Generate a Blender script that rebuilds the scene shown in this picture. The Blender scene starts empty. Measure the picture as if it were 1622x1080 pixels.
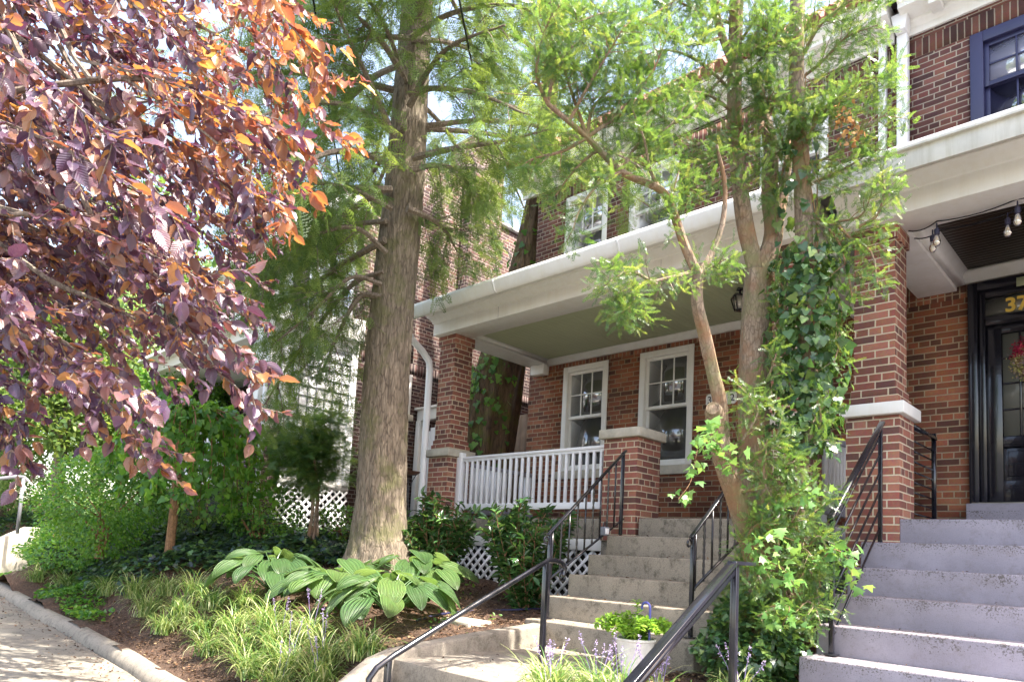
import bpy, math, random
import numpy as np
from mathutils import Vector, Matrix
C = bpy.context.scene.collection
R_ = math.radians

# ------------------------------------------------------------------ camera
FPX, CX, CY, IW, IH = 1117.86, 811.0, 767.48, 1622.0, 1080.0
def _rot(y, p, r):
    cy, sy, cp, sp, cr, sr = math.cos(y), math.sin(y), math.cos(p), math.sin(p), math.cos(r), math.sin(r)
    fwd = np.array([sy*cp, cy*cp, sp]); right = np.array([cy, -sy, 0.0]); up = np.cross(right, fwd)
    return np.array([right*cr+up*sr, -(-right*sr+up*cr), fwd])
RM = _rot(R_(-44.2104), R_(5.5926), R_(3.053))
def ray(u, v): return RM.T @ np.array([(u-CX)/FPX, (v-CY)/FPX, 1.0])
def P(u, v, d): return ray(u, v)*d
def onY(u, v, y): r = ray(u, v); return r*(y/r[1])
cam = bpy.data.objects.new('camera', bpy.data.cameras.new('camera')); C.objects.link(cam)
cam.matrix_world = Matrix([[RM[0][i], -RM[1][i], -RM[2][i], 0] for i in range(3)] + [[0, 0, 0, 1]])
cam.data.sensor_width = 36; cam.data.lens = 36*FPX/IW; cam.data.shift_y = (CY-IH/2)/IW
cam.data.clip_end = 3000; cam.data.clip_start = 0.05
bpy.context.scene.camera = cam
# ------------------------------------------------------------------ light
SUN_EL, SUN_AZ = 60.0, 15.0           # azimuth measured from +X (along the street) towards +Y (behind the houses)
w = bpy.data.worlds.new("World"); bpy.context.scene.world = w; w.use_nodes = True
nt = w.node_tree; bg = nt.nodes['Background']
sky = nt.nodes.new('ShaderNodeTexSky'); sky.sky_type = 'NISHITA'; sky.sun_disc = False
sky.sun_elevation = R_(SUN_EL); sky.sun_rotation = R_(90-SUN_AZ); sky.air_density = 1.0; sky.dust_density = 2.0
wm = nt.nodes.new('ShaderNodeMix'); wm.data_type = 'RGBA'; wm.blend_type = 'MULTIPLY'; wm.inputs[0].default_value = 1; wm.inputs[7].default_value = (1.18, 1.0, .86, 1)
nt.links.new(sky.outputs[0], wm.inputs[6]); nt.links.new(wm.outputs[2], bg.inputs[0]); bg.inputs[1].default_value = 0.15
sd = Vector((math.cos(R_(SUN_EL))*math.cos(R_(SUN_AZ)), math.cos(R_(SUN_EL))*math.sin(R_(SUN_AZ)), math.sin(R_(SUN_EL))))
sun = bpy.data.lights.new('sun', 'SUN'); sun.energy = 3.4; sun.angle = R_(0.5); sun.color = (1, .94, .84)
so = bpy.data.objects.new('sun', sun); C.objects.link(so); so.rotation_euler = sd.to_track_quat('Z', 'Y').to_euler()
vs = bpy.context.scene.view_settings
vs.view_transform = 'Standard'; vs.look = 'None'; vs.exposure = 2.42; vs.gamma = 1; vs.use_curve_mapping = False
cy_ = bpy.context.scene.cycles
cy_.max_bounces = 6; cy_.transparent_max_bounces = 4; cy_.diffuse_bounces = 4; cy_.glossy_bounces = 3; cy_.transmission_bounces = 4
rng = np.random.default_rng(7)

# ------------------------------------------------------------------ object helpers
def tag(o, label=None, cat=None, group=None, kind=None):
    if label: o['label'] = label
    if cat: o['category'] = cat
    if group: o['group'] = group
    if kind: o['kind'] = kind
    return o
ORG = {}
def thing(name, label, cat, loc=(0, 0, 0), group=None):
    o = bpy.data.objects.new(name, None); C.objects.link(o); o.location = loc; o.empty_display_size = .2
    ORG[o.name] = np.array(loc, float)
    return tag(o, label, cat, group)
def _mk(name, V, faces_loops, totals, uv, mat, parent, smooth, rnd=None, org=None):
    base = ORG[parent.name] if parent is not None else (np.array(org, float) if org is not None else np.zeros(3))
    me = bpy.data.meshes.new(name); V = np.asarray(V, float)-base
    me.vertices.add(len(V)); me.vertices.foreach_set('co', V.ravel())
    me.loops.add(len(faces_loops)); me.loops.foreach_set('vertex_index', np.asarray(faces_loops, np.int32))
    me.polygons.add(len(totals)); st = np.concatenate([[0], np.cumsum(totals)[:-1]])
    me.polygons.foreach_set('loop_start', st.astype(np.int32)); me.polygons.foreach_set('loop_total', np.asarray(totals, np.int32))
    me.update(calc_edges=True)
    ul = me.uv_layers.new(name='UVMap'); ul.data.foreach_set('uv', np.asarray(uv, np.float32).ravel())
    if rnd is not None:
        a = me.attributes.new('rnd', 'FLOAT', 'POINT'); a.data.foreach_set('value', np.asarray(rnd, np.float32))
    if smooth: me.polygons.foreach_set('use_smooth', np.ones(len(totals), bool))
    me.materials.append(mat); me.validate()
    o = bpy.data.objects.new(name, me); C.objects.link(o)
    if parent is not None: o.parent = parent; ORG[o.name] = base
    else: o.location = base; ORG[o.name] = base
    return o
class MB:
    def __init__(s): s.v = []; s.f = []; s.uv = {}
    def vv(s, p): s.v.append(tuple(float(a) for a in p)); return len(s.v)-1
    def face(s, idx, uv=None):
        s.f.append(list(idx))
        if uv is not None: s.uv[len(s.f)-1] = uv
        return s
    def quad(s, *ps): return s.face([s.vv(p) for p in ps])
    def box(s, x0, x1, y0, y1, z0, z1):
        if x0 > x1: x0, x1 = x1, x0
        if y0 > y1: y0, y1 = y1, y0
        if z0 > z1: z0, z1 = z1, z0
        n = len(s.v)
        for z in (z0, z1):
            for p in ((x0, y0, z), (x1, y0, z), (x1, y1, z), (x0, y1, z)): s.vv(p)
        for q in ((0, 3, 2, 1), (4, 5, 6, 7), (0, 1, 5, 4), (1, 2, 6, 5), (2, 3, 7, 6), (3, 0, 4, 7)): s.face([n+i for i in q])
        return s
    def beam(s, a, b, wd, ht, up=(0, 0, 1)):       # rectangular bar from a to b
        a = np.array(a, float); b = np.array(b, float); t = b-a; t /= np.linalg.norm(t)
        sdv = np.cross(t, up); sdv /= np.linalg.norm(sdv); u = np.cross(sdv, t); n = len(s.v)
        for c in (a, b):
            for i, j in ((-1, -1), (1, -1), (1, 1), (-1, 1)): s.vv(c+sdv*i*wd/2+u*j*ht/2)
        for q in ((0, 1, 2, 3), (7, 6, 5, 4), (0, 4, 5, 1), (1, 5, 6, 2), (2, 6, 7, 3), (3, 7, 4, 0)): s.face([n+i for i in q])
        return s
    def prism(s, poly, axis, a0, a1):              # poly of 2d points in the plane normal to axis (x:(y,z) y:(x,z) z:(x,y))
        def mk(p, a): return {'x': (a, p[0], p[1]), 'y': (p[0], a, p[1]), 'z': (p[0], p[1], a)}[axis]
        A = [s.vv(mk(p, a0)) for p in poly]; B = [s.vv(mk(p, a1)) for p in poly]; k = len(poly)
        s.face(A[::-1]); s.face(B)
        for i in range(k): s.face([A[i], A[(i+1) % k], B[(i+1) % k], B[i]])
        return s
    def tube(s, path, rad, n=8, cap=True, disp=None, closed=False):
        path = np.array(path, float); m = len(path); rad = np.broadcast_to(np.asarray(rad, float), (m,))
        T = np.gradient(path, axis=0) if m > 2 else np.repeat([path[-1]-path[0]], m, 0)
        T /= np.linalg.norm(T, axis=1)[:, None]+1e-12
        ref = np.array([1., 0, 0]) if abs(T[0][0]) < .9 else np.array([0, 1., 0])
        u = np.cross(T[0], ref); u /= np.linalg.norm(u); base = len(s.v); L = 0
        for i in range(m):
            if i: L += np.linalg.norm(path[i]-path[i-1])
            u = u-T[i]*(u@T[i]); u /= np.linalg.norm(u); w_ = np.cross(T[i], u)
            for k in range(n):
                a = 2*math.pi*k/n; r = rad[i]*(1 if disp is None else disp(a, L))
                s.vv(path[i]+(u*math.cos(a)+w_*math.sin(a))*r)
        L = 0
        for i in range(m-1):
            L2 = L+np.linalg.norm(path[i+1]-path[i]); R0 = float(rad[i])*2*math.pi
            for k in range(n):
                k2 = (k+1) % n
                s.face([base+i*n+k, base+i*n+k2, base+(i+1)*n+k2, base+(i+1)*n+k],
                       [(k/n*R0, L), ((k+1)/n*R0, L), ((k+1)/n*R0, L2), (k/n*R0, L2)])
            L = L2
        if cap: s.face([base+k for k in range(n)][::-1]); s.face([base+(m-1)*n+k for k in range(n)])
        return s
    def lathe(s, prof, c, n=20):
        base = len(s.v); m = len(prof)
        for r, z in prof:
            for k in range(n):
                a = 2*math.pi*k/n; s.vv((c[0]+r*math.cos(a), c[1]+r*math.sin(a), c[2]+z))
        for i in range(m-1):
            for k in range(n):
                k2 = (k+1) % n; s.face([base+i*n+k, base+i*n+k2, base+(i+1)*n+k2, base+(i+1)*n+k])
        s.face([base+k for k in range(n)][::-1]); s.face([base+(m-1)*n+k for k in range(n)])
        return s
    def ball(s, c, r, n=8, sz=1.0):
        prof = [(max(.02*r, r*math.sin(math.pi*i/n)), -r*sz*math.cos(math.pi*i/n)) for i in range(n+1)]
        return s.lathe(prof, c, n+2)
    def build(s, name, mat, parent=None, smooth=False, bevel=0, org=None, swap=None):
        V = np.array(s.v); loops = []; tot = []; UV = []
        for fi, f in enumerate(s.f):
            loops += f; tot.append(len(f))
            if fi in s.uv: UV += list(s.uv[fi]); continue
            a, b, c = V[f[0]], V[f[1]], V[f[2]]; nn = np.abs(np.cross(b-a, c-b))
            k = int(np.argmax(nn)); p = V[f]
            if k == 0: q = p[:, [1, 2]]
            elif k == 1: q = p[:, [0, 2]]
            else: q = p[:, [0, 1]]
            if swap is not None and k < 2: q = q[:, ::-1] - np.array([swap, 0])
            UV += [tuple(r) for r in q]
        o = _mk(name, V, loops, tot, UV, mat, parent, smooth, None, org)
        if smooth: 
            md = o.modifiers.new('e', 'EDGE_SPLIT'); md.split_angle = R_(42)
        if bevel:
            md = o.modifiers.new('b', 'BEVEL'); md.width = bevel; md.segments = 2; md.limit_method = 'ANGLE'; md.angle_limit = R_(40)
        return o
def _n(a): return a/(np.linalg.norm(a, axis=-1, keepdims=True)+1e-12)
def foliage(name, mat, parent, tmpl, pos, fwd, up, size, smooth=False, org=None):
    tv, tf, tuv = tmpl; pos = np.asarray(pos, float); m = len(pos)
    F = _n(np.asarray(fwd, float)); U = np.asarray(up, float); X = _n(np.cross(F, U)); U = np.cross(X, F)
    size = np.broadcast_to(np.asarray(size, float), (m,))
    V = pos[:, None, :] + size[:, None, None]*(tv[None, :, 0:1]*X[:, None]+tv[None, :, 1:2]*F[:, None]+tv[None, :, 2:3]*U[:, None])
    nv = len(tv); fl = np.concatenate([np.array(f) for f in tf]); tot = np.array([len(f) for f in tf])
    loops = (fl[None]+nv*np.arange(m)[:, None]).ravel(); tots = np.tile(tot, m); uv = np.tile(tuv[fl], (m, 1))
    rnd = np.repeat(rng.random(m), nv)
    return _mk(name, V.reshape(-1, 3), loops, tots, uv, mat, parent, smooth, rnd, org)
def T(v, f): v = np.array(v, float); return v, f, v[:, :2].copy()

# ------------------------------------------------------------------ materials
def mat(name):
    m = bpy.data.materials.new(name); m.use_nodes = True; n = m.node_tree.nodes; return m, n, m.node_tree.links, n['Principled BSDF']
def N(n, t, **kw):
    x = n.new(t)
    for k, v in kw.items():
        if k in x.inputs: x.inputs[k].default_value = v
        else: setattr(x, k, v)
    return x
def ramp(n, cols):
    r = n.new('ShaderNodeValToRGB'); e = r.color_ramp.elements
    while len(e) < len(cols): e.new(.5)
    for i, (p, c) in enumerate(cols): e[i].position = p; e[i].color = (*c, 1)
    return r
def mixc(n, l, fac, a, b, mode='MIX'):
    x = n.new('ShaderNodeMix'); x.data_type = 'RGBA'; x.blend_type = mode
    for i, v in ((0, fac), (6, a), (7, b)):
        if hasattr(v, 'node'): l.new(v, x.inputs[i])
        else: x.inputs[i].default_value = v if i == 0 else (*v, 1)
    return x.outputs[2]
def noise(n, l, scale, detail=4, rough=.55, vec=None, dist=0):
    x = N(n, 'ShaderNodeTexNoise', Scale=scale, Detail=detail, Roughness=rough, Distortion=dist)
    if vec is not None: l.new(vec, x.inputs['Vector'])
    return x
def geo_pos(n): return n.new('ShaderNodeNewGeometry').outputs['Position']
def bump(n, l, h, strength, dist, b, prev=None):
    x = N(n, 'ShaderNodeBump', Strength=strength, Distance=dist); l.new(h, x.inputs['Height'])
    if prev is not None: l.new(prev, x.inputs['Normal'])
    l.new(x.outputs[0], b.inputs['Normal']); return x.outputs[0]
def brick_mat(name, tones, mortar, soldier=False, dirt=.35):
    m, n, l, b = mat(name); uv = n.new('ShaderNodeUVMap')
    wob = noise(n, l, 7, 2, .5, uv.outputs[0]); sub = N(n, 'ShaderNodeVectorMath', operation='MULTIPLY_ADD')
    l.new(wob.outputs['Color'], sub.inputs[0]); sub.inputs[1].default_value = (.006, .006, 0); l.new(uv.outputs[0], sub.inputs[2])
    bt = N(n, 'ShaderNodeTexBrick'); l.new(sub.outputs[0], bt.inputs['Vector'])
    bt.inputs['Scale'].default_value = 1; bt.inputs['Mortar Size'].default_value = .0068; bt.inputs['Mortar Smooth'].default_value = .25
    bt.inputs['Brick Width'].default_value = .213; bt.inputs['Row Height'].default_value = .0677; bt.inputs['Bias'].default_value = 0
    bt.inputs['Color1'].default_value = (0, 0, 0, 1); bt.inputs['Color2'].default_value = (1, 1, 1, 1); bt.inputs['Mortar'].default_value = (.5, .5, .5, 1)
    bt.offset = 0 if soldier else .5; bt.squash = 1 if soldier else .5; bt.squash_frequency = 6
    rp = ramp(n, tones); l.new(bt.outputs['Color'], rp.inputs[0])
    big = noise(n, l, 1.3, 5, .65, uv.outputs[0]); fine = noise(n, l, 60, 4, .7, uv.outputs[0]); mid = noise(n, l, 14, 3, .6, uv.outputs[0])
    c = mixc(n, l, .45, rp.outputs[0], fine.outputs['Color'], 'OVERLAY')
    c = mixc(n, l, .35, c, mid.outputs['Color'], 'SOFT_LIGHT')
    mo = mixc(n, l, .3, mortar, fine.outputs['Color'], 'OVERLAY')
    col = mixc(n, l, bt.outputs['Fac'], c, mo)
    dr = ramp(n, [(.35, (1, 1, 1)), (.75, (1-dirt, 1-dirt, 1-dirt*.9))]); l.new(big.outputs[0], dr.inputs[0])
    col = mixc(n, l, 1.0, col, dr.outputs[0], 'MULTIPLY'); l.new(col, b.inputs['Base Color'])
    inv = N(n, 'ShaderNodeMath', operation='SUBTRACT'); inv.inputs[0].default_value = 1; l.new(bt.outputs['Fac'], inv.inputs[1])
    q = bump(n, l, inv.outputs[0], .9, .006, b); bump(n, l, fine.outputs[0], .35, .002, b, q)
    b.inputs['Roughness'].default_value = .88; return m
def plain(name, col, rough=.5, var=.12, scale=6, metal=0, bumpd=.0008, streak=None, coat=0, bscale=None):
    m, n, l, b = mat(name); p = geo_pos(n); a = noise(n, l, scale, 5, .6, p)
    r = ramp(n, [(.3, tuple(c*(1-var) for c in col)), (.7, tuple(min(1, c*(1+var*.6)) for c in col))]); l.new(a.outputs[0], r.inputs[0]); c = r.outputs[0]
    if streak:
        mp = N(n, 'ShaderNodeMapping'); l.new(p, mp.inputs[0]); mp.inputs['Scale'].default_value = (14, 14, 1.2)
        s_ = noise(n, l, 1.0, 5, .7, mp.outputs[0]); sr = ramp(n, [(.45, (1, 1, 1)), (.75, streak)]); l.new(s_.outputs[0], sr.inputs[0])
        c = mixc(n, l, .6, c, sr.outputs[0], 'MULTIPLY')
    l.new(c, b.inputs['Base Color']); b.inputs['Roughness'].default_value = rough; b.inputs['Metallic'].default_value = metal
    f = noise(n, l, bscale or scale*12, 4, .6, p); bump(n, l, f.outputs[0], .5, bumpd, b)
    if coat: b.inputs['Coat Weight'].default_value = coat
    return m
def concrete(name, col, speck=.5, dirtc=(.05, .045, .03), dirt=.5, speckscale=160, nosing=False):
    m, n, l, b = mat(name); p = geo_pos(n)
    a = noise(n, l, 2.2, 6, .65, p); s = noise(n, l, speckscale, 3, .8, p); d = noise(n, l, 9, 8, .75, p)
    r = ramp(n, [(.3, tuple(c*.78 for c in col)), (.7, tuple(min(1, c*1.12) for c in col))]); l.new(a.outputs[0], r.inputs[0])
    sr = ramp(n, [(.38, (.35, .33, .3)), (.5, (1, 1, 1)), (.62, (1.0, .98, .93))]); l.new(s.outputs[0], sr.inputs[0])
    c = mixc(n, l, speck, r.outputs[0], sr.outputs[0], 'MULTIPLY')
    dr = ramp(n, [(.50, (0, 0, 0)), (.70, (dirt, dirt, dirt))]); l.new(d.outputs[0], dr.inputs[0])
    e_ = noise(n, l, 42, 6, .8, p); er = ramp(n, [(.54, (1, 1, 1)), (.70, (.62, .59, .55))]); l.new(e_.outputs[0], er.inputs[0])
    c = mixc(n, l, dr.outputs[0], c, dirtc); c = mixc(n, l, dirt, c, er.outputs[0], 'MULTIPLY')
    k_ = noise(n, l, 75, 2, .6, p); kr = ramp(n, [(.60, (0, 0, 0)), (.64, (1, 1, 1))]); l.new(k_.outputs[0], kr.inputs[0]); km = mixc(n, l, 1, kr.outputs[0], er.outputs[0], 'DIFFERENCE'); kk = mixc(n, l, 1, kr.outputs[0], dr.outputs[0], 'MULTIPLY'); c = mixc(n, l, kk, c, tuple(v_*.45 for v_ in dirtc))
    if nosing:                                      # weathered specks gathered under each nosing
        sx = n.new('ShaderNodeSeparateXYZ'); l.new(p, sx.inputs[0]); f1 = N(n, 'ShaderNodeMath', operation='MULTIPLY_ADD'); l.new(sx.outputs[2], f1.inputs[0]); f1.inputs[1].default_value = -1/.205; f1.inputs[2].default_value = .45/.205+20.0
        f2 = N(n, 'ShaderNodeMath', operation='FRACT'); l.new(f1.outputs[0], f2.inputs[0]); g1 = noise(n, l, 85, 3, .7, p); g2 = noise(n, l, 5, 4, .7, p)
        f3 = N(n, 'ShaderNodeMath', operation='MULTIPLY_ADD'); l.new(f2.outputs[0], f3.inputs[0]); f3.inputs[1].default_value = -.32; l.new(g1.outputs[0], f3.inputs[2])
        f4 = N(n, 'ShaderNodeMath', operation='MULTIPLY_ADD'); l.new(g2.outputs[0], f4.inputs[0]); f4.inputs[1].default_value = .55; l.new(f3.outputs[0], f4.inputs[2])
        fr_ = ramp(n, [(.76, (0, 0, 0)), (.84, (.85, .85, .85))]); l.new(f4.outputs[0], fr_.inputs[0]); c = mixc(n, l, fr_.outputs[0], c, (.10, .085, .075))
    l.new(c, b.inputs['Base Color'])
    q = bump(n, l, s.outputs[0], .6, .0015, b); bump(n, l, d.outputs[0], .4, .006, b, q); b.inputs['Roughness'].default_value = .85
    return m
def leafmat(name, cols, trans, tw=.4, rough=.45, spec=.5, veins=0, sheen=0):
    m, n, l, b = mat(name); at = N(n, 'ShaderNodeAttribute', attribute_name='rnd'); r = ramp(n, cols); l.new(at.outputs['Fac'], r.inputs[0])
    pn = noise(n, l, 40, 2, .5, geo_pos(n)); c = mixc(n, l, .25, r.outputs[0], pn.outputs['Color'], 'OVERLAY')
    if veins:
        uv = n.new('ShaderNodeUVMap'); sp = n.new('ShaderNodeSeparateXYZ'); l.new(uv.outputs[0], sp.inputs[0])
        ab = N(n, 'ShaderNodeMath', operation='ABSOLUTE'); l.new(sp.outputs[0], ab.inputs[0])
        ma = N(n, 'ShaderNodeMath', operation='MULTIPLY_ADD'); l.new(ab.outputs[0], ma.inputs[0]); ma.inputs[1].default_value = -1.1; l.new(sp.outputs[1], ma.inputs[2])
        mu = N(n, 'ShaderNodeMath', operation='MULTIPLY'); l.new(ma.outputs[0], mu.inputs[0]); mu.inputs[1].default_value = veins*6.283
        sn = N(n, 'ShaderNodeMath', operation='SINE'); l.new(mu.outputs[0], sn.inputs[0]); bump(n, l, sn.outputs[0], .4, .0009, b)
        vr = ramp(n, [(.0, (.86, .86, .86)), (1., (1, 1, 1))]); 
        nm = N(n, 'ShaderNodeMath', operation='MULTIPLY_ADD'); l.new(sn.outputs[0], nm.inputs[0]); nm.inputs[1].default_value = .5; nm.inputs[2].default_value = .5
        l.new(nm.outputs[0], vr.inputs[0]); c = mixc(n, l, 1.0, c, vr.outputs[0], 'MULTIPLY')
    l.new(c, b.inputs['Base Color']); b.inputs['Roughness'].default_value = rough; b.inputs['Specular IOR Level'].default_value = spec
    if sheen: b.inputs['Sheen Weight'].default_value = sheen
    tb = n.new('ShaderNodeBsdfTranslucent'); tr = ramp(n, [(p_, c_) for p_, c_ in trans]); l.new(at.outputs['Fac'], tr.inputs[0]); l.new(tr.outputs[0], tb.inputs[0])
    mx = n.new('ShaderNodeMixShader'); mx.inputs[0].default_value = tw; l.new(b.outputs[0], mx.inputs[1]); l.new(tb.outputs[0], mx.inputs[2])
    l.new(mx.outputs[0], n['Material Output'].inputs[0]); return m
def bark_mat(name, c0, c1, moss=None, zs=.22, scale=18, bd=.012, red=None):
    m, n, l, b = mat(name); p = geo_pos(n); mp = N(n, 'ShaderNodeMapping'); l.new(p, mp.inputs[0]); mp.inputs['Scale'].default_value = (1, 1, zs)
    a = noise(n, l, scale, 6, .7, mp.outputs[0], .6); v = N(n, 'ShaderNodeTexVoronoi', Scale=scale*1.3, feature='DISTANCE_TO_EDGE'); l.new(mp.outputs[0], v.inputs['Vector'])
    r = ramp(n, [(.3, c0), (.65, c1)]); l.new(a.outputs[0], r.inputs[0]); vr = ramp(n, [(0, (.45, .42, .4)), (.12, (1, 1, 1))]); l.new(v.outputs[0], vr.inputs[0])
    c = mixc(n, l, .8, r.outputs[0], vr.outputs[0], 'MULTIPLY')
    if red is not None:
        g = noise(n, l, 3, 4, .6, p); gr = ramp(n, [(.45, (0, 0, 0)), (.6, (.8, .8, .8))]); l.new(g.outputs[0], gr.inputs[0]); c = mixc(n, l, gr.outputs[0], c, red)
    if moss is not None:
        g = noise(n, l, 2.4, 6, .75, p); gr = ramp(n, [(.5, (0, 0, 0)), (.64, (.75, .75, .75))]); l.new(g.outputs[0], gr.inputs[0]); c = mixc(n, l, gr.outputs[0], c, moss)
    l.new(c, b.inputs['Base Color']); b.inputs['Roughness'].default_value = .9
    q = bump(n, l, a.outputs[0], .9, bd, b); bump(n, l, vr.outputs[0], .6, bd*.6, b, q); return m
def glass_mat(name, tint=(.02, .022, .022), refl=.55):
    m, n, l, b = mat(name); b.inputs['Base Color'].default_value = (*tint, 1); b.inputs['Roughness'].default_value = .35
    g = N(n, 'ShaderNodeBsdfGlossy', Roughness=.015); g.inputs['Color'].default_value = (.92, .95, 1, 1)
    wv = noise(n, l, 3.5, 2, .5, geo_pos(n)); bm = N(n, 'ShaderNodeBump', Strength=.08, Distance=.02); l.new(wv.outputs[0], bm.inputs['Height']); l.new(bm.outputs[0], g.inputs['Normal'])
    fr = N(n, 'ShaderNodeFresnel', IOR=1.52); ad = N(n, 'ShaderNodeMath', operation='ADD', use_clamp=True); l.new(fr.outputs[0], ad.inputs[0]); ad.inputs[1].default_value = refl
    mx = n.new('ShaderNodeMixShader'); l.new(ad.outputs[0], mx.inputs[0]); l.new(b.outputs[0], mx.inputs[1]); l.new(g.outputs[0], mx.inputs[2])
    l.new(mx.outputs[0], n['Material Output'].inputs[0]); return m

RED = [(0, (.10, .042, .028)), (.35, (.20, .070, .038)), (.7, (.31, .10, .048)), (1, (.38, .15, .075))]
BRN = [(0, (.070, .030, .027)), (.4, (.13, .050, .040)), (.75, (.19, .070, .050)), (1, (.23, .10, .07))]
PINK = [(0, (.12, .055, .045)), (.4, (.22, .080, .056)), (.75, (.31, .115, .075)), (1, (.38, .17, .11))]
PRP = [(0, (.034, .018, .019)), (.5, (.062, .028, .026)), (1, (.105, .046, .036))]
M = dict(
    brick_porch=brick_mat('brick_porch_red', RED, (.40, .31, .20), dirt=.3),
    brick_porch_s=brick_mat('brick_porch_red_soldier', RED, (.40, .31, .20), True),
    brick_up=brick_mat('brick_upper_brown', BRN, (.42, .35, .27)),
    brick_up_s=brick_mat('brick_upper_soldier', BRN, (.42, .35, .27), True),
    brick_pier=brick_mat('brick_pier', PINK, (.58, .48, .34), dirt=.2),
    brick_nb=brick_mat('brick_neighbour', PRP, (.30, .25, .21)),
    brick_nb_s=brick_mat('brick_neighbour_soldier', PRP, (.30, .25, .21), True),
    white=plain('white_paint', (.80, .79, .76), .45, .06, 3, streak=(.90, .87, .80)),
    white2=plain('white_vinyl', (.82, .82, .84), .35, .03, 3),
    cream=plain('cream_aluminium_fascia', (.86, .85, .82), .5, .06, 3, streak=(.90, .87, .80)),
    green_ceiling=plain('green_porch_ceiling', (.48, .52, .34), .6, .05, 2),
    dark_ceiling=plain('dark_stained_boards', (.020, .013, .009), .32, .3, 8),
    stone=plain('limestone_cap', (.48, .44, .36), .85, .25, 7, bumpd=.003),
    tile=plain('red_clay_tile', (.22, .085, .055), .7, .3, 4),
    conc=concrete('exposed_concrete_steps', (.33, .285, .225), .75, dirt=.85, speckscale=120),
    conc_walk=concrete('sidewalk_concrete', (.28, .25, .205), .5, dirt=.7, speckscale=90),
    conc_lav=concrete('lavender_painted_concrete', (.335, .305, .355), .22, dirtc=(.17, .14, .12), dirt=.35, nosing=True),
    iron=plain('black_painted_iron', (.012, .012, .018), .22, .3, 12, bumpd=.0006, coat=.4),
    black=plain('black_gloss_paint', (.010, .010, .016), .2, .2, 5, coat=.5),
    navy=plain('navy_window_paint', (.030, .030, .085), .35, .1, 5),
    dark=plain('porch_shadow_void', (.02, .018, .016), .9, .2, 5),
    grey=plain('grey_blue_trim', (.28, .28, .33), .5, .1, 5),
    soil=None, bark=bark_mat('hemlock_bark', (.075, .058, .042), (.29, .235, .175), moss=(.12, .12, .045), zs=.16, scale=24, bd=.02),
    bark_slant=bark_mat('mossy_leaning_bark', (.045, .030, .018), (.17, .105, .06), moss=(.10, .115, .015), zs=.12, scale=22, bd=.02),
    bark_yew=bark_mat('yew_bark', (.15, .11, .08), (.36, .28, .21), moss=(.20, .20, .09), zs=.3, scale=35, bd=.006, red=(.28, .15, .08)),
    bark_smooth=bark_mat('smooth_grey_bark', (.13, .10, .08), (.27, .22, .17), zs=.5, scale=30, bd=.003),
    bark_tan=bark_mat('tan_bark', (.16, .085, .04), (.33, .19, .10), zs=.4, scale=30, bd=.004),
    pane=glass_mat('window_glass', (.03, .032, .03), .18), pane_dark=glass_mat('lower_sash_glass', (.02, .022, .02), .10),
    pane_up=glass_mat('upper_window_glass', (.02, .02, .03), .34), blind=plain('window_blind', (.36, .36, .30), .7, .05, 5),
    pane_reflection=glass_mat('painted_reflection_glass', (.50, .50, .62), .40),  # pale lavender base paints a reflection into the glass
    pot=plain('white_wicker_pot', (.75, .72, .70), .7, .15, 30, bumpd=.004), blue=plain('blue_plastic', (.10, .10, .38), .4, .1, 5),
    rust=plain('rusty_iron', (.10, .045, .03), .8, .4, 20), gold=plain('gold_leaf_number', (.75, .52, .10), .3, .1, 20),
    tan_fence=plain('tan_fence_boards', (.40, .30, .20), .7, .2, 6), copper=plain('bulb_glass', (.85, .75, .60), .12, .1, 5),
)

# ------------------------------------------------------------------ terrain
def zs(x): return -1.62-.045*x
_cp = [(x, 2.55, zs(x)+.085) for x in (-4.5, -5.3, -6.2, -7.2, -8.5, -10, -12, -14.5, -17.5, -21, -26, -32)] + [
    (-4.3, 3.3, -.82), (-4.3, 4.1, -.74), (-4.45, 4.8, -.64), (-5, 4.6, -.68), (-5.5, 6.1, -.56), (-6.4, 5.5, -.40), (-6.9, 6.25, -.33), (-6.9, 4.9, -.24),
    (-7.8, 6.2, -.14), (-9, 7.6, .35), (-10.3, 8.2, .45), (-10.4, 6.5, .15), (-9, 5, -.02), (-10.4, 5, .1), (-13, 5, .3), (-18, 5, .55), (-26, 6, .9),
    (-5.2, 3.4, -.86), (-6.3, 3.6, -.70), (-8, 3.9, -.38), (-5.8, 4.2, -.60), (-10, 3.8, -.28), (-13, 3.8, -.05), (-18, 3.8, .15), (-12, 12, .5), (-8, 12, .5), (-20, 12, 1.0), (-30, 12, 1.4)]
_cp = np.array(_cp)
def ground(x, y):
    x = np.asarray(x, float); y = np.asarray(y, float); s = x.shape; X = x.ravel()[:, None]; Y = y.ravel()[:, None]
    d2 = ((X-_cp[:, 0])*.8)**2+(Y-_cp[:, 1])**2+.02; w_ = d2**-1.7
    return ((w_*_cp[:, 2]).sum(1)/w_.sum(1)).reshape(s)
def gz(x, y): return float(ground(np.array([x]), np.array([y]))[0])
def soil_mat():
    m, n, l, b = mat('mulch_soil'); p = geo_pos(n); a = noise(n, l, 28, 8, .8, p); c_ = noise(n, l, 2, 4, .6, p); v = N(n, 'ShaderNodeTexVoronoi', Scale=70); l.new(p, v.inputs['Vector'])
    r = ramp(n, [(.3, (.035, .02, .014)), (.5, (.12, .07, .045)), (.68, (.26, .17, .11))]); l.new(a.outputs[0], r.inputs[0])
    r2 = ramp(n, [(.2, (.45, .4, .4)), (.9, (1, 1, 1))]); l.new(v.outputs['Color'], r2.inputs[0]); c = mixc(n, l, .7, r.outputs[0], r2.outputs[0], 'MULTIPLY')
    l.new(c, b.inputs['Base Color']); b.inputs['Roughness'].default_value = .95; q = bump(n, l, a.outputs[0], 1, .03, b); bump(n, l, v.outputs['Distance'], 1, .01, b, q); return m
M['soil'] = soil_mat()
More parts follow.
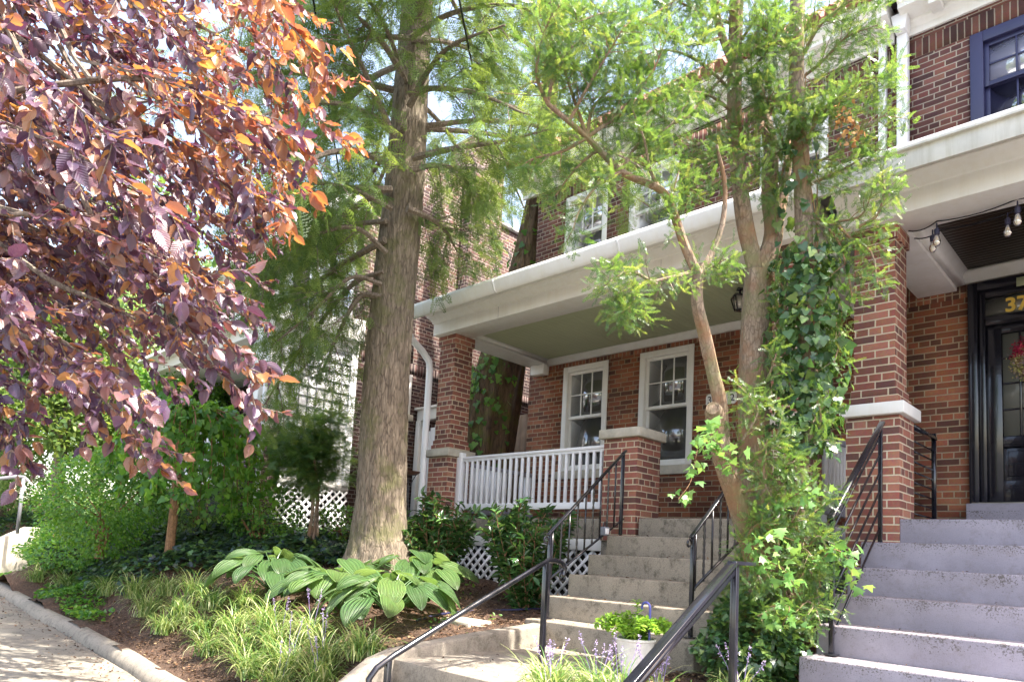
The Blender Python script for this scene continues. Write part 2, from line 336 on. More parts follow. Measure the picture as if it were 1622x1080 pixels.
def grid(name, xs, ys, zf, m, jit=.012):
    X, Y = np.meshgrid(xs, ys); Z = zf(X, Y)+rng.normal(0, jit, X.shape) if jit else zf(X, Y)
    V = np.stack([X, Y, Z], -1).reshape(-1, 3); nx = len(xs); i, j = np.meshgrid(np.arange(nx-1), np.arange(len(ys)-1)); a = (j*nx+i).ravel()
    F = np.stack([a, a+1, a+nx+1, a+nx], 1); return tag(_mk(name, V, F.ravel(), np.full(len(F), 4), V[F.ravel()][:, :2], m, None, True), kind='structure')
grid('garden_bed', np.arange(-32, -4.19, .10), np.concatenate([np.arange(2.50, 6.4, .08), np.arange(6.4, 14, .4)]), ground, M['soil'])
grid('planting_strip', np.arange(-2.86, -1.55, .08), np.arange(2.0, 6.35, .08), lambda X, Y: np.where(Y > 3, -.81, -.81-(3-Y)*.55), M['soil'])
asph = plain('asphalt', (.05, .05, .052), .9, .2, 10, bumpd=.003)
b = MB(); b.quad((-400, -400, zs(-60)-.2), (-60, -400, zs(-60)-.2), (-60, 400, zs(-60)-.2), (-400, 400, zs(-60)-.2)); b.quad((-60, -400, zs(-60)-.2), (60, -400, zs(60)-.2), (60, 400, zs(60)-.2), (-60, 400, zs(-60)-.2)); b.quad((60, -400, zs(60)-.2), (400, -400, zs(60)-.2), (400, 400, zs(60)-.2), (60, 400, zs(60)-.2))
tag(b.build('ground', asph), kind='structure')
b = MB(); xx = -34.0
while xx < 8:                                  # sidewalk flags with joints
    b.prism([(xx, zs(xx)-.2), (xx+1.19, zs(xx+1.19)-.2), (xx+1.19, zs(xx+1.19)), (xx, zs(xx))], 'y', -1.2, .55); b.prism([(xx, zs(xx)-.2), (xx+1.19, zs(xx+1.19)-.2), (xx+1.19, zs(xx+1.19)), (xx, zs(xx))], 'y', .562, 2.42); xx += 1.2
tag(b.build('sidewalk', M['conc_walk'], bevel=.004), kind='structure')
b = MB(); pth = []
for x in np.arange(-32, -4.3, .35): pth.append((x, 2.52+.02*math.sin(x*1.3)+.012*math.sin(x*3.1), zs(x)))
pth = np.array(pth); pf = [(-.10, -.2), (-.10, .03), (-.075, .085), (-.02, .115), (.05, .115), (.09, .08), (.10, -.2)]
for a_, c_ in zip(pth[:-1], pth[1:]):
    k = len(b.v)
    for q in (a_, c_):
        for dy, dz in pf: b.vv((q[0]-(.004 if q is c_ else 0), q[1]+dy, q[2]+dz))
    for i in range(6): b.face([k+i, k+i+1, k+8+i, k+7+i])
k = b.build('garden_kerb', M['conc_walk'], smooth=True); tag(k, 'low rounded concrete kerb between the sidewalk and the planted bank', 'kerb')
b = MB(); b.box(-4.2, -2.78, 3.15, 4.82, -1.2, -.79); tag(b.build('entry_path', M['conc_walk'], bevel=.006), kind='structure')

# ------------------------------------------------------------------ steps
def flight(name, label, xr, x1l, m, risers=6, z0=.45, y0=6.3, rise=.205, tread=.30):
    b = MB()
    for k in range(risers):
        xl = xr[0] if k else x1l
        b.box(xl, xr[1], y0-tread*k, (y0-tread*(k-1)) if k else y0+.35, z0-rise*(k+1)-.25, z0-rise*k)
    o = b.build(name, m, bevel=.012, org=((xr[0]+xr[1])/2, y0-tread*(risers-1), z0-rise*risers)); return tag(o, label, 'stairs')
flight('front_stairs', 'worn grey exposed-aggregate concrete stairs of six steps up to the green-ceilinged porch', (-4.42, -2.70), -4.235, M['conc'])
flight('front_stairs', 'wide lavender-painted concrete stairs up to the porch with the black door', (-1.925, 2.6), -1.725, M['conc_lav'])
b = MB()
for k in range(4): b.box(-4.12, -2.9, 3.15-.3*(k+1), 3.15-.3*k+.02, -1.6, -.79-.16*(k+1))
b.box(-4.12, -2.9, 2.83, 3.149, -1.6, -.951)
tag(b.build('lower_stairs', M['conc_walk'], bevel=.01), 'short flight of concrete steps from the sidewalk up to the entry path', 'stairs')
b = MB(); b.tube([(-4.21, 4.79, -.62), (-4.2, 4.0, -.68), (-4.19, 3.35, -.74), (-4.19, 3.1, -.80), (-4.2, 2.6, -1.13), (-4.22, 2.25, -1.36)], .001, 4)
b = MB(); pr = [(4.8, -.60), (3.9, -.665), (3.2, -.735), (3.02, -.79), (2.2, -1.33), (2.2, -1.7), (4.8, -1.3)]
b.prism(pr, 'x', -4.31, -4.145); tag(b.build('cheek_wall', M['conc_walk'], bevel=.02), 'sloping concrete edging beside the left of the entry path and lower steps', 'edging')
b = MB(); b.box(-5.2, -4.78, 4.45, 4.75, -.80, -.635); tag(b.build('stepping_stone', M['stone'], bevel=.02), 'flat grey stepping stone lying in the mulch beside the hosta', 'stone')
b = MB(); b.tube([(-1.9, 3.9, -.9), (-1.6, 4.3, -.84), (-1.3, 4.5, -.84)], .1, 10); tag(b.build('kerb_stone', M['conc_lav'], smooth=True), 'rounded concrete edging stone at the foot of the lavender stairs', 'edging')

# ------------------------------------------------------------------ building helpers
def wall_boxes(b, a0, a1, z0, z1, holes, y0, y1, axis='x'):
    xs = sorted({a0, a1, *[h[0] for h in holes], *[h[1] for h in holes]})
    for i in range(len(xs)-1):
        c = (xs[i]+xs[i+1])/2; hs = sorted([h for h in holes if h[0] < c < h[1]], key=lambda h: h[2]); z = z0
        for h in hs+[None]:
            zt = h[2] if h else z1
            if zt > z+1e-4:
                if axis == 'x': b.box(xs[i], xs[i+1], y0, y1, z, zt)
                else: b.box(y0, y1, xs[i], xs[i+1], z, zt)
            if h: z = h[3]
def window(parent, x0, x1, z0, z1, yw, cols=3, rows=2, frame=None, sill=True, side=None, cw=.085, up=None, lo=None, lowrows=0, blind=0):
    """double-hung window in a wall facing -Y (side=None) or facing +X (side=wall x, then x0,x1 run along Y)"""
    frame = frame or M['white']; up = up or M['pane']; lo = lo or M['pane_dark']
    def bx(b, a0, a1, d0, d1, c0, c1):                     # a along the wall, d depth into the wall
        if side is None: b.box(a0, a1, yw+d0, yw+d1, c0, c1)
        else: b.box(side-d0, side-d1, a0, a1, c0, c1)
    b = MB(); bx(b, x0, x0+cw, -.018, .12, z0, z1); bx(b, x1-cw, x1, -.018, .12, z0, z1); bx(b, x0+cw, x1-cw, -.018, .12, z1-cw, z1); bx(b, x0+cw, x1-cw, -.03, .12, z0, z0+.05)
    fr = b.build('window', frame, parent, bevel=.004); X0, X1, Z0, Z1 = x0+cw, x1-cw, z0+.05, z1-cw; mid = Z0+(Z1-Z0)*.52; s = .045
    for nm, d, c0, c1, nc, nr, pm in (('upper_sash', .03, mid-.02, Z1, cols, rows, up), ('lower_sash', .065, Z0, mid+.02, cols if lowrows else 1, max(1, lowrows), lo)):
        b = MB(); bx(b, X0, X0+s, d, d+.03, c0, c1); bx(b, X1-s, X1, d, d+.03, c0, c1); bx(b, X0+s, X1-s, d, d+.03, c1-s, c1); bx(b, X0+s, X1-s, d, d+.03, c0, c0+s)
        for i in range(1, nc): a = X0+s+(X1-X0-2*s)*i/nc; bx(b, a-.009, a+.009, d+.004, d+.02, c0+s, c1-s)
        for i in range(1, nr): a = c0+s+(c1-c0-2*s)*i/nr; bx(b, X0+s, X1-s, d+.006, d+.018, a-.009, a+.009)
        b.build(nm, frame, fr, bevel=.002)
        b = MB(); bx(b, X0+s-.004, X1-s+.004, d+.021, d+.027, c0+s-.004, c1-s+.004); b.build('pane', pm, fr)
    if blind:
        b = MB(); bx(b, X0, X1, .0555, .0585, Z1-blind, Z1); b.build('blind', M['blind'], fr)
    if sill:
        b = MB(); bx(b, x0-.06, x1+.06, -.045, .12, z0-.125, z0-.004); b.build('sill', M['stone'] if frame is M['white'] else frame, fr, bevel=.006)
    return fr
def soldier(b, a0, a1, z0, z1, y): b.box(a0, a1, y-.003, y+.05, z0, z1)
def profile_x(b, prof, x0, x1): b.prism(prof, 'x', x0, x1)
def lattice(parent, name, a0, a1, z0, z1, yw, side=None, sp=.098, wd=.036):
    b = MB()
    for sgn, dd in ((1, 0), (-1, .012)):
        L = (a1-a0)+(z1-z0); k = -L
        while k < L:
            pts = []                                        # line z-z0 = sgn*(a-a0)+k
            for a in (a0, a1):
                z = z0+sgn*(a-a0)+k
                if z0 <= z <= z1: pts.append((a, z))
            for z in (z0, z1):
                a = a0+sgn*(z-z0-k)
                if a0 < a < a1: pts.append((a, z))
            if len(pts) >= 2 and np.hypot(pts[0][0]-pts[1][0], pts[0][1]-pts[1][1]) > .03:
                (p, q), (r, s) = pts[0], pts[1]
                if side is None: b.beam((p, yw+dd, q), (r, yw+dd, s), .008, wd, up=np.cross((r-p, 0, s-q), (0, 1, 0)))
                else: b.beam((side-dd, p, q), (side-dd, r, s), .008, wd, up=np.cross((0, r-p, s-q), (1, 0, 0)))
            k += sp*1.414
    return b.build(name, M['white2'], parent)
def pier(parent, x0, y0, wd, z0, cap_z, cap_m, upper=None, nm='pier'):
    b = MB(); b.box(x0, x0+wd, y0, y0+wd, z0, cap_z-.105); p = b.build(nm, M['brick_pier'], parent, bevel=.004)
    b = MB(); b.box(x0-.045, x0+wd+.045, y0-.045, y0+wd+.045, cap_z-.103, cap_z); b.build('pier_cap', cap_m, p, bevel=.008)
    if upper:
        b = MB(); i = .045; z = cap_z+.002
        for g in (.015, .03): b.box(x0+g, x0+wd-g, y0+g, y0+wd-g, z, z+.0677); z += .0677
        b.box(x0+i, x0+wd-i, y0+i, y0+wd-i, z, upper-.135); b.box(x0+.025, x0+wd-.025, y0+.025, y0+wd-.025, upper-.135, upper)
        b.build('column', M['brick_pier'], p, bevel=.003)
    return p
def balusters(b, a0, a1, n, y, z0, z1, side=None, s=.032):
    for i in range(n):
        a = a0+(a1-a0)*(i+.5)/n
        if side is None: b.box(a-s/2, a+s/2, y-s/2, y+s/2, z0, z1)
        else: b.box(side-s/2, side+s/2, a-s/2, a+s/2, z0, z1)

# ------------------------------------------------------------------ left house (green porch ceiling)
H = thing('row_house', 'brick row house with green porch ceiling, white gutter and short middle pier', 'house', (-5, 8.3, .45))
YW = 8.3
holes_lo = [(-7.06, -6.20, 1.31, 2.945), (-5.64, -4.78, 1.31, 2.95), (-3.95, -3.02, .45, 2.95)]
holes_up = [(-7.17, -6.34, 4.45, 5.77), (-5.93, -5.10, 4.45, 5.77), (-3.90, -3.05, 4.45, 5.77)]
b = MB(); wall_boxes(b, -7.8, -2.302, -.5, 4.1, holes_lo, YW, YW+.3); b.box(-7.8, -7.5, YW+.3, 18, -.5, 4.1); b.build('ground_floor_wall', M['brick_porch'], H)
b = MB(); wall_boxes(b, -7.8, -2.302, 4.1, 6.5, holes_up, YW, YW+.3); b.box(-7.8, -7.5, YW+.3, 18, 4.1, 6.5); b.build('upper_wall', M['brick_up'], H)
b = MB(); soldier(b, -7.8, -2.31, 5.79, 5.99, YW); b.build('soldier_course', M['brick_up_s'], H, swap=5.79)
b = MB(); soldier(b, -7.8, -2.31, 2.955, 3.16, YW); b.build('soldier_course', M['brick_porch_s'], H, swap=2.955)
b = MB(); soldier(b, -7.8, -2.31, .44, .56, YW); b.build('rowlock_course', M['brick_porch_s'], H, swap=.44)
for i, h in enumerate(holes_lo[:2]): window(H, *h, YW, blind=.42 if i else .3)
for h in holes_up: window(H, *h, YW, up=M['pane_up'])
b = MB(); b.box(-3.95, -3.82, YW-.02, YW+.1, .45, 2.95); b.box(-3.14, -3.02, YW-.02, YW+.1, .45, 2.95); b.box(-3.82, -3.14, YW-.02, YW+.1, 2.84, 2.95); b.box(-3.82, -3.14, YW+.05, YW+.09, .45, 2.84)
b.build('door', M['white'], H, bevel=.005)
b = MB(); b.box(-7.5, -2.4, YW+.31, YW+.35, .3, 6); b.build('interior', M['dark'], H)
# porch floor, beams, ceiling
b = MB(); b.box(-7.74, -2.47, 6.37, YW, .22, .449); b.build('porch_floor', M['conc'], H, bevel=.01)
b = MB(); b.box(-7.74, -4.44, 6.33, 6.37, .085, .215); b.build('floor_trim', M['white'], H, bevel=.004); b = MB(); b.box(-2.50, -2.46, 6.75, YW, .30, .42); b.build('floor_trim', M['white'], H, bevel=.004)
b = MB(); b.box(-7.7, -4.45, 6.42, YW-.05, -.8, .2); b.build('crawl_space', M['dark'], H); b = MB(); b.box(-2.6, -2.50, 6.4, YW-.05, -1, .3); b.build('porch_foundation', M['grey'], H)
lattice(H, 'lattice_panel', -7.36, -4.44, -.75, .08, 6.35)
prof = [(6.60, 3.04), (6.20, 3.04), (6.20, 3.20), (6.17, 3.205), (6.16, 3.225), (6.12, 3.25), (6.06, 3.265), (6.06, 3.28), (5.86, 3.28), (5.86, 3.40), (6.60, 3.46)]
b = MB(); profile_x(b, prof, -7.76, -2.46); b.build('porch_beam', M['cream'], H, bevel=.003)
for x0, x1 in ((-7.76, -7.38), (-2.84, -2.46)):
    b = MB(); b.box(x0, x1, 6.60, YW, 3.04, 3.40); b.build('return_beam', M['white'], H, bevel=.004)
    b = MB(); b.box(x0+.1, x1+.0, YW-.14, YW-.003, 2.88, 3.037); b.build('beam_bracket', M['white'], H, bevel=.004)
b = MB(); b.prism([(6.602, 3.1), (6.65, 3.1), (6.602, 3.06)], 'x', -7.38, -2.84); b.prism([(YW-.002, 3.02), (YW-.03, 3.03), (YW-.05, 3.08), (YW-.09, 3.10), (YW-.09, 3.118), (YW-.002, 3.118)], 'x', -7.38, -2.84)
b.prism([(-7.378, 3.05), (-7.33, 3.118), (-7.378, 3.118)], 'y', 6.65, YW-.09); b.prism([(-2.842, 3.05), (-2.89, 3.118), (-2.842, 3.118)], 'y', 6.65, YW-.09)
b.build('ceiling_moulding', M['white'], H)
b = MB(); x = -7.38
while x < -2.85: b.box(x+.001, min(x+.083, -2.84), 6.6, YW, 3.12, 3.14); x += .084
b.build('porch_ceiling', M['green_ceiling'], H, bevel=.002)
b = MB(); b.prism([(5.88, 3.42), (6.2, 3.47), (YW, 4.0), (YW, 3.9), (6.2, 3.40), (5.88, 3.40)], 'x', -8.0, -2.35); b.build('porch_roof', plain('roof_membrane', (.35, .35, .36), .7, .2, 4), H)
gprof = [(5.86, 3.19), (5.80, 3.17), (5.76, 3.20), (5.745, 3.25), (5.72, 3.29), (5.72, 3.315), (5.735, 3.315), (5.86, 3.30)]
b = MB(); profile_x(b, gprof, -8.05, -2.38); b.prism([(5.78, 3.335), (5.90, 3.345), (5.92, 3.40), (5.80, 3.385)], 'x', -8.02, -2.38); b.build('gutter', M['cream'], H, bevel=.006)
for x_ in (-6.1, -4.25): b = MB(); b.prism([(p_[0]-(.004 if p_[0] < 5.85 else 0), p_[1]-(.004 if p_[1] < 3.3 else -.003)) for p_ in gprof], 'x', x_, x_+.03); b.build('gutter_joint', M['cream'], H)
for x_ in (-6.45, -4.0): b = MB(); b.box(x_, x_+.004, 6.1985, 6.205, 3.045, 3.195); b.build('board_seam', M['grey'], H)
b = MB(); b.tube([(-7.86, 5.80, 3.20), (-7.86, 5.80, 3.06), (-7.86, 5.90, 2.93), (-7.85, 6.10, 2.80), (-7.84, 6.22, 2.68), (-7.84, 6.24, 2.55), (-7.84, 6.24, .1), (-7.84, 6.24, -.02), (-7.8, 6.1, -.1)], .048, 10)
b.build('downspout', M['white2'], H, smooth=True)
pier(H, -7.78, 6.28, .42, -.5, 1.40, M['stone'], 3.04); pier(H, -4.72, 6.29, .45, .2, 1.43, M['stone']); pier(H, -2.91, 6.28, .42, -1, 1.40, M['stone'], 3.04)
b = MB(); b.box(-4.72, -4.44, 6.31, 6.6, -1, .2); b.build('pier_footing', M['conc'], H)
# railings
rl = MB(); rl.box(-7.36, -4.73, 6.46, 6.53, 1.265, 1.30); rl.box(-7.36, -4.73, 6.475, 6.515, 1.23, 1.265); rl.box(-7.36, -4.73, 6.46, 6.52, .565, .645); rl.box(-7.36, -7.27, 6.44, 6.53, .45, 1.36)
rr = rl.build('porch_railing', M['white2'], H, bevel=.004); b = MB(); balusters(b, -7.24, -4.74, 24, 6.49, .645, 1.235); b.build('balusters', M['white2'], rr, bevel=.002)
rl = MB(); rl.box(-7.64, -7.57, 6.72, YW, 1.23, 1.29); rl.box(-7.63, -7.58, 6.72, YW, .56, .64); rr = rl.build('porch_railing', M['grey'], H, bevel=.004)
b = MB(); balusters(b, 6.74, YW-.02, 14, 0, .64, 1.24, side=-7.605); b.build('balusters', M['white2'], rr)
rl = MB(); rl.box(-2.53, -2.46, 6.71, YW, 1.225, 1.285); rl.box(-2.52, -2.47, 6.71, YW, .53, .62); rr = rl.build('porch_railing', M['grey'], H, bevel=.004)
b = MB(); balusters(b, 6.74, YW-.02, 16, 0, .62, 1.225, side=-2.495, s=.05); b.build('balusters', M['white2'], rr)
# cornice and tile roof
cprof = [(YW, 6.05), (8.265, 6.05), (8.265, 6.13), (8.24, 6.15), (8.20, 6.17), (8.20, 6.20), (7.97, 6.22), (7.97, 6.27), (7.92, 6.30), (7.88, 6.37), (7.88, 6.40), (YW, 6.42)]
def cornice(parent, x0, x1, m, wallx=None):
    b = MB(); profile_x(b, cprof, x0, x1)
    if wallx is not None: b.box(x0, wallx, YW, 18, 6.2, 6.42)
    c = b.build('cornice', m, parent, bevel=.003); x = x0+.35
    while x < x1-.1: b = MB(); b.box(x-.055, x+.055, 8.0, 8.19, 6.14, 6.203); b.build('modillion', m, c, bevel=.004); x += .42
    rf = MB(); n = 0; x = x0
    while x < x1-.02:
        for k in range(6): y = 7.84+k*.17; z = 6.44+k*.145; rf.tube([(x+.1, y-.03, z-.012), (x+.1, y+.19, z+.16)], .082, 8)
        x += .2
    rf.prism([(7.9, 6.42), (8.95, 7.32), (18, 7.4), (18, 6.42)], 'x', x0+.02, x1-.02)
    rf.build('tile_roof', M['tile'], parent, smooth=True)
cornice(H, -8.15, -2.31, M['white'], -7.8)

# ------------------------------------------------------------------ right house (black door)
G = thing('row_house', 'brick row house with black front door, navy window and dark boarded porch ceiling', 'house', (.5, 8.3, .45))
hl = [(-1.62, -.12, .45, 3.02)]; hu = [(-1.58, -.30, 4.62, 5.775)]
b = MB(); wall_boxes(b, -2.298, 3.4, -.5, 4.1, hl, YW, YW+.3); b.build('ground_floor_wall', M['brick_porch'], G)
b = MB(); wall_boxes(b, -2.298, 3.4, 4.1, 6.5, hu, YW, YW+.3); b.build('upper_wall', M['brick_up'], G)
b = MB(); soldier(b, -2.29, 3.4, 5.78, 5.985, YW); b.build('soldier_course', M['brick_up_s'], G, swap=5.78)
b = MB(); soldier(b, -2.29, 3.4, 3.03, 3.16, YW); soldier(b, -2.29, -1.63, 2.90, 3.03, YW); b.build('soldier_course', M['brick_porch_s'], G, swap=2.955)
b = MB(); soldier(b, -2.29, -1.63, .44, .56, YW); b.build('rowlock_course', M['brick_porch_s'], G, swap=.44)
window(G, *hu[0], YW, 4, 2, frame=M['navy'], up=M['pane_reflection'], lo=M['pane_up'], sill=False, lowrows=1, cw=.12)
b = MB(); b.box(-2.2, 3.3, YW+.31, YW+.35, .3, 6); b.build('interior', M['dark'], G)
cornice(G, -2.20, 3.4, M['white'])
b = MB(); b.box(-2.46, -2.385, 8.19, 8.28, 3.9, 6.05); b.build('downspout', M['white2'], H, bevel=.01)
b = MB(); b.box(-2.265, -2.155, 8.17, 8.28, 4.0, 6.05); b.prism([(-2.30, 6.25), (-2.12, 6.25), (-2.155, 6.05), (-2.265, 6.05)], 'y', 8.08, 8.28); b.build('downspout', M['white2'], G, bevel=.012)
# door
b = MB(); b.box(-1.62, -1.535, YW-.045, YW+.1, .60, 3.02); b.box(-.205, -.12, YW-.045, YW+.1, .60, 3.02); b.box(-1.535, -.205, YW-.045, YW+.1, 2.93, 3.02)
b.box(-1.535, -1.475, YW+.0, YW+.1, .72, 2.93); b.box(-.265, -.205, YW+.0, YW+.1, .72, 2.93); b.box(-1.475, -.265, YW-.005, YW+.1, 2.855, 2.93); b.box(-1.475, -.265, YW-.01, YW+.1, 2.56, 2.655)
df = b.build('door_frame', M['black'], G, bevel=.008)
b = MB(); b.box(-1.475, -.265, YW+.05, YW+.058, 2.655, 2.855); b.build('transom_pane', glass_mat('transom_glass', (.22, .22, .20), .30), df)
def text_obj(name, body, size, loc, m, parent, bold=0.0, ext=.002):
    c = bpy.data.curves.new(name, 'FONT'); c.body = body; c.size = size; c.extrude = ext; c.offset = bold; t = bpy.data.objects.new(name, c); C.objects.link(t)
    dg = bpy.context.evaluated_depsgraph_get(); me = bpy.data.meshes.new_from_object(t.evaluated_get(dg)); bpy.data.objects.remove(t)
    o = bpy.data.objects.new(name, me); C.objects.link(o); me.materials.clear(); me.materials.append(m)
    o.parent = parent; o.location = Vector(loc)-Vector(ORG[parent.name]); o.rotation_euler = (R_(90), 0, 0); ORG[o.name] = np.array(loc, float); return o
text_obj('numerals', '37', .20, (-1.315, YW+.046, 2.690), M['gold'], df, .006)
b = MB(); b.box(-1.475, -1.345, YW+.04, YW+.085, .73, 2.56); b.box(-.40, -.265, YW+.04, YW+.085, .73, 2.56); b.box(-1.345, -.40, YW+.04, YW+.085, 2.47, 2.56)
b.box(-1.345, -.40, YW+.04, YW+.085, 1.31, 1.42); b.box(-1.345, -.40, YW+.065, YW+.08, .73, 1.31); b.box(-1.345, -.40, YW+.04, YW+.085, .73, .98)
for x in (-1.195, -1.045, -.895, -.745, -.59): b.box(x-.01, x+.01, YW+.045, YW+.075, 1.42, 2.47)
for z in (1.69, 1.955, 2.215): b.box(-1.345, -.40, YW+.047, YW+.073, z-.01, z+.01)
b.box(-1.31, -.44, YW+.052, YW+.066, 1.02, 1.27)
dd = b.build('door', M['black'], G, bevel=.006)
b = MB(); b.box(-1.34, -.405, YW+.06, YW+.066, 1.425, 2.465); b.build('door_panes', glass_mat('door_glass', (.26, .26, .22), .22), dd)
b = MB(); b.box(-1.60, -.14, YW-.30, YW+.05, .452, .725); b.build('door_step', M['conc_lav'], G, bevel=.01)
b = MB(); b.box(-1.60, -.14, YW-.05, YW+.1, .728, .755); b.build('threshold', M['stone'], G)
b = MB(); b.box(-1.60+.40, -.9, YW-.052, YW-.046, 2.90, 2.99); b.build('permit_card', plain('pale_green_card', (.45, .48, .30), .6, .05), df)
# right porch
b = MB(); b.box(-2.12, 3.3, 6.37, YW, .2, .448); b.build('porch_floor', M['conc_lav'], G, bevel=.01)
b = MB(); b.box(-2.12, -1.9, 6.4, YW-.02, -1, .2); b.build('porch_foundation', M['grey'], G)
b = MB(); profile_x(b, [(6.60, 2.99), (6.20, 2.99), (6.20, 3.17), (6.175, 3.175), (6.165, 3.20), (6.12, 3.235), (6.06, 3.25), (6.06, 3.27), (5.86, 3.27), (5.86, 3.40), (6.60, 3.42)], -2.20, 3.4); b.build('porch_beam', M['cream'], G, bevel=.003)
b = MB(); b.box(-2.09, -1.72, 6.60, YW, 2.985, 3.36); b.build('return_beam', M['cream'], G, bevel=.004)
b = MB(); b.prism([(-1.718, 3.02), (-1.64, 3.03), (-1.655, 3.10), (-1.60, 3.155), (-1.718, 3.155)], 'y', 6.60, YW-.02); b.prism([(6.602, 3.03), (6.66, 3.10), (6.66, 3.155), (6.602, 3.155)], 'x', -1.72, 3.3)
b.prism([(YW-.002, 3.035), (YW-.03, 3.04), (YW-.06, 3.10), (YW-.11, 3.125), (YW-.11, 3.155), (YW-.002, 3.155)], 'x', -1.66, 3.3); b.build('ceiling_moulding', M['cream'], G)
b = MB(); y = 6.6
while y < YW-.05: b.box(-1.72, 3.3, y+.001, y+.058, 3.158, 3.17); b.box(-1.72, 3.3, y+.058, y+.064, 3.163, 3.17); y += .064
b.build('porch_ceiling', M['dark_ceiling'], G, bevel=.002)
b = MB(); b.prism([(5.86, 3.15), (5.80, 3.14), (5.795, 3.30), (5.86, 3.30)], 'x', -2.32, 3.4); b.prism([(5.76, 3.295), (5.765, 3.325), (5.9, 3.335), (5.9, 3.305)], 'x', -2.33, 3.4); b.build('gutter', plain('weathered_box_gutter', (.66, .64, .58), .7, .12, 5, streak=(.62, .60, .50)), G, bevel=.003)
b = MB(); b.prism([(5.9, 3.42), (YW, 4.0), (YW, 3.9), (5.9, 3.39)], 'x', -2.34, 3.4); b.build('porch_roof', bpy.data.materials['roof_membrane'], G)
pier(G, -2.14, 6.29, .42, -1, 1.42, M['white'], 2.99); pier(G, 2.7, 6.29, .42, -1, 1.42, M['white'], 2.99)

# ------------------------------------------------------------------ neighbour house
K = thing('neighbour_house', 'dark brick house beyond the big trunk with white enclosed side porch and chimney', 'house', (-13, 6.7, .2))
NX, NY = -10.4, 6.7
nh = [(-11.38, -10.72, 4.08, 5.5), (-12.32, -11.62, 4.08, 5.5), (-13.75, -13.0, 4.08, 5.5), (-15.6, -14.9, 4.08, 5.5)]
b = MB(); wall_boxes(b, -20, NX-.3, -.5, 6.1, nh, NY, NY+.3); b.build('front_wall', M['brick_nb'], K)
for h in nh: window(K, *h, NY, cols=4, rows=2, up=M['pane_reflection'], lo=M['pane_reflection'])
sh = [(7.45, 7.87, 2.46, 3.2)]
b = MB(); wall_boxes(b, NY, 8.15, -.5, 6.1, sh, NX-.3, NX, 'y'); b.prism([(NY, 6.1), (8.15, 6.1), (8.15, 7.49)], 'x', NX-.3, NX); b.box(NX-.3, NX, 8.15, 9.0, -.5, 7.49); b.box(NX-.3, NX, 9.0, 16, -.5, 6.90)
b.build('side_wall', M['brick_nb'], K)
b = MB(); b.box(NX-.5, NX+.22, 8.86, 9.74, -.5, 8.35); b.build('chimney', M['brick_nb'], K)
b = MB(); b.box(NX, NX+.003, 6.75, 8.8, 3.22, 3.42); b.box(NX+.22, NX+.223, 8.9, 9.7, 3.22, 3.42); b.box(NX, NX+.003, 9.8, 12, 3.22, 3.42); b.build('soldier_course', M['brick_nb_s'], K, swap=3.22)
window(K, 7.45, 7.87, 2.46, 3.2, 0, cols=2, rows=2, side=NX)
b = MB(); b.box(NX-.35, NX+.06, 9.76, 16, 6.905, 6.97); b.build('coping', M['white'], K)
b = MB(); b.prism([(NY-.4, 5.9), (NY-.4, 6.1), (8.15, 7.44), (8.15, 7.24)], 'x', -20, NX-.31); b.build('roof', plain('slate', (.09, .09, .10), .7, .3, 4), K)
b = MB(); b.box(-20, NX+.05, NY-.5, NY, 5.85, 6.08); b.build('eave', M['white'], K)
# enclosed side porch
b = MB(); b.box(NX-5, NX-.03, 5.02, NY, 3.31, 3.50); b.box(NX-.35, NX, 4.95, NY, 3.30, 3.52); b.prism([(4.75, 3.5), (NY, 3.5), (NY, 3.9), (4.8, 3.60)], 'x', NX-5.2, NX+.14); b.build('porch_roof', M['white'], K, bevel=.01)
b = MB(); b.box(NX-.06, NX-.03, 5.3, NY-.05, 1.78, 3.30); b.box(NX-.06, NX-.03, 5.42, NY-.05, 1.0, 1.78); b.box(NX-.04, NX+.01, NY-.14, NY-.02, 1.0, 3.3); b.box(NX-.04, NX+.01, 5.30, 5.40, 1.8, 3.3); b.box(NX-.04, NX+.01, 5.4, NY-.14, 1.85, 1.93)
sp_ = b.build('porch_side_panel', M['white2'], K, bevel=.003)
b = MB(); y = 5.48
while y < NY-.16: b.box(NX-.03, NX-.018, y-.008, y+.008, 1.93, 3.3); y += .155
z = 2.06
while z < 3.3: b.box(NX-.03, NX-.015, 5.4, NY-.14, z-.008, z+.008); z += .17
b.build('panel_grid', M['grey'], sp_)
b = MB(); b.box(NX-5, NX-.02, 5.0, NY, .90, 1.04); b.build('porch_floor', M['white'], K)
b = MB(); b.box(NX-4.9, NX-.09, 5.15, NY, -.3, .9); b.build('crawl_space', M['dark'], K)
lattice(K, 'lattice_panel', 5.3, NY-.02, .0, .9, 0, side=NX-.02)
b = MB(); b.box(NX-.42, NX, 4.90, 5.32, -.3, 1.78); b.build('brick_pier', M['brick_nb'], K)
b = MB(); b.box(NX-.36, NX-.06, 4.96, 5.26, 1.78, 3.32); b.build('porch_post', M['white'], K, bevel=.006)
b = MB(); b.box(NX-5, NX-.42, 5.0, 5.06, 1.85, 1.92); b.box(NX-5, NX-.42, 5.0, 5.06, 1.1, 1.16); balusters(b, NX-5, NX-.45, 38, 5.03, 1.16, 1.85); b.build('porch_railing', M['white2'], K)
b = MB(); b.tube([(NX+.07, 5.02, 3.45), (NX+.07, 5.02, -.1)], .045, 8); b.build('downspout', M['white2'], K, smooth=True)
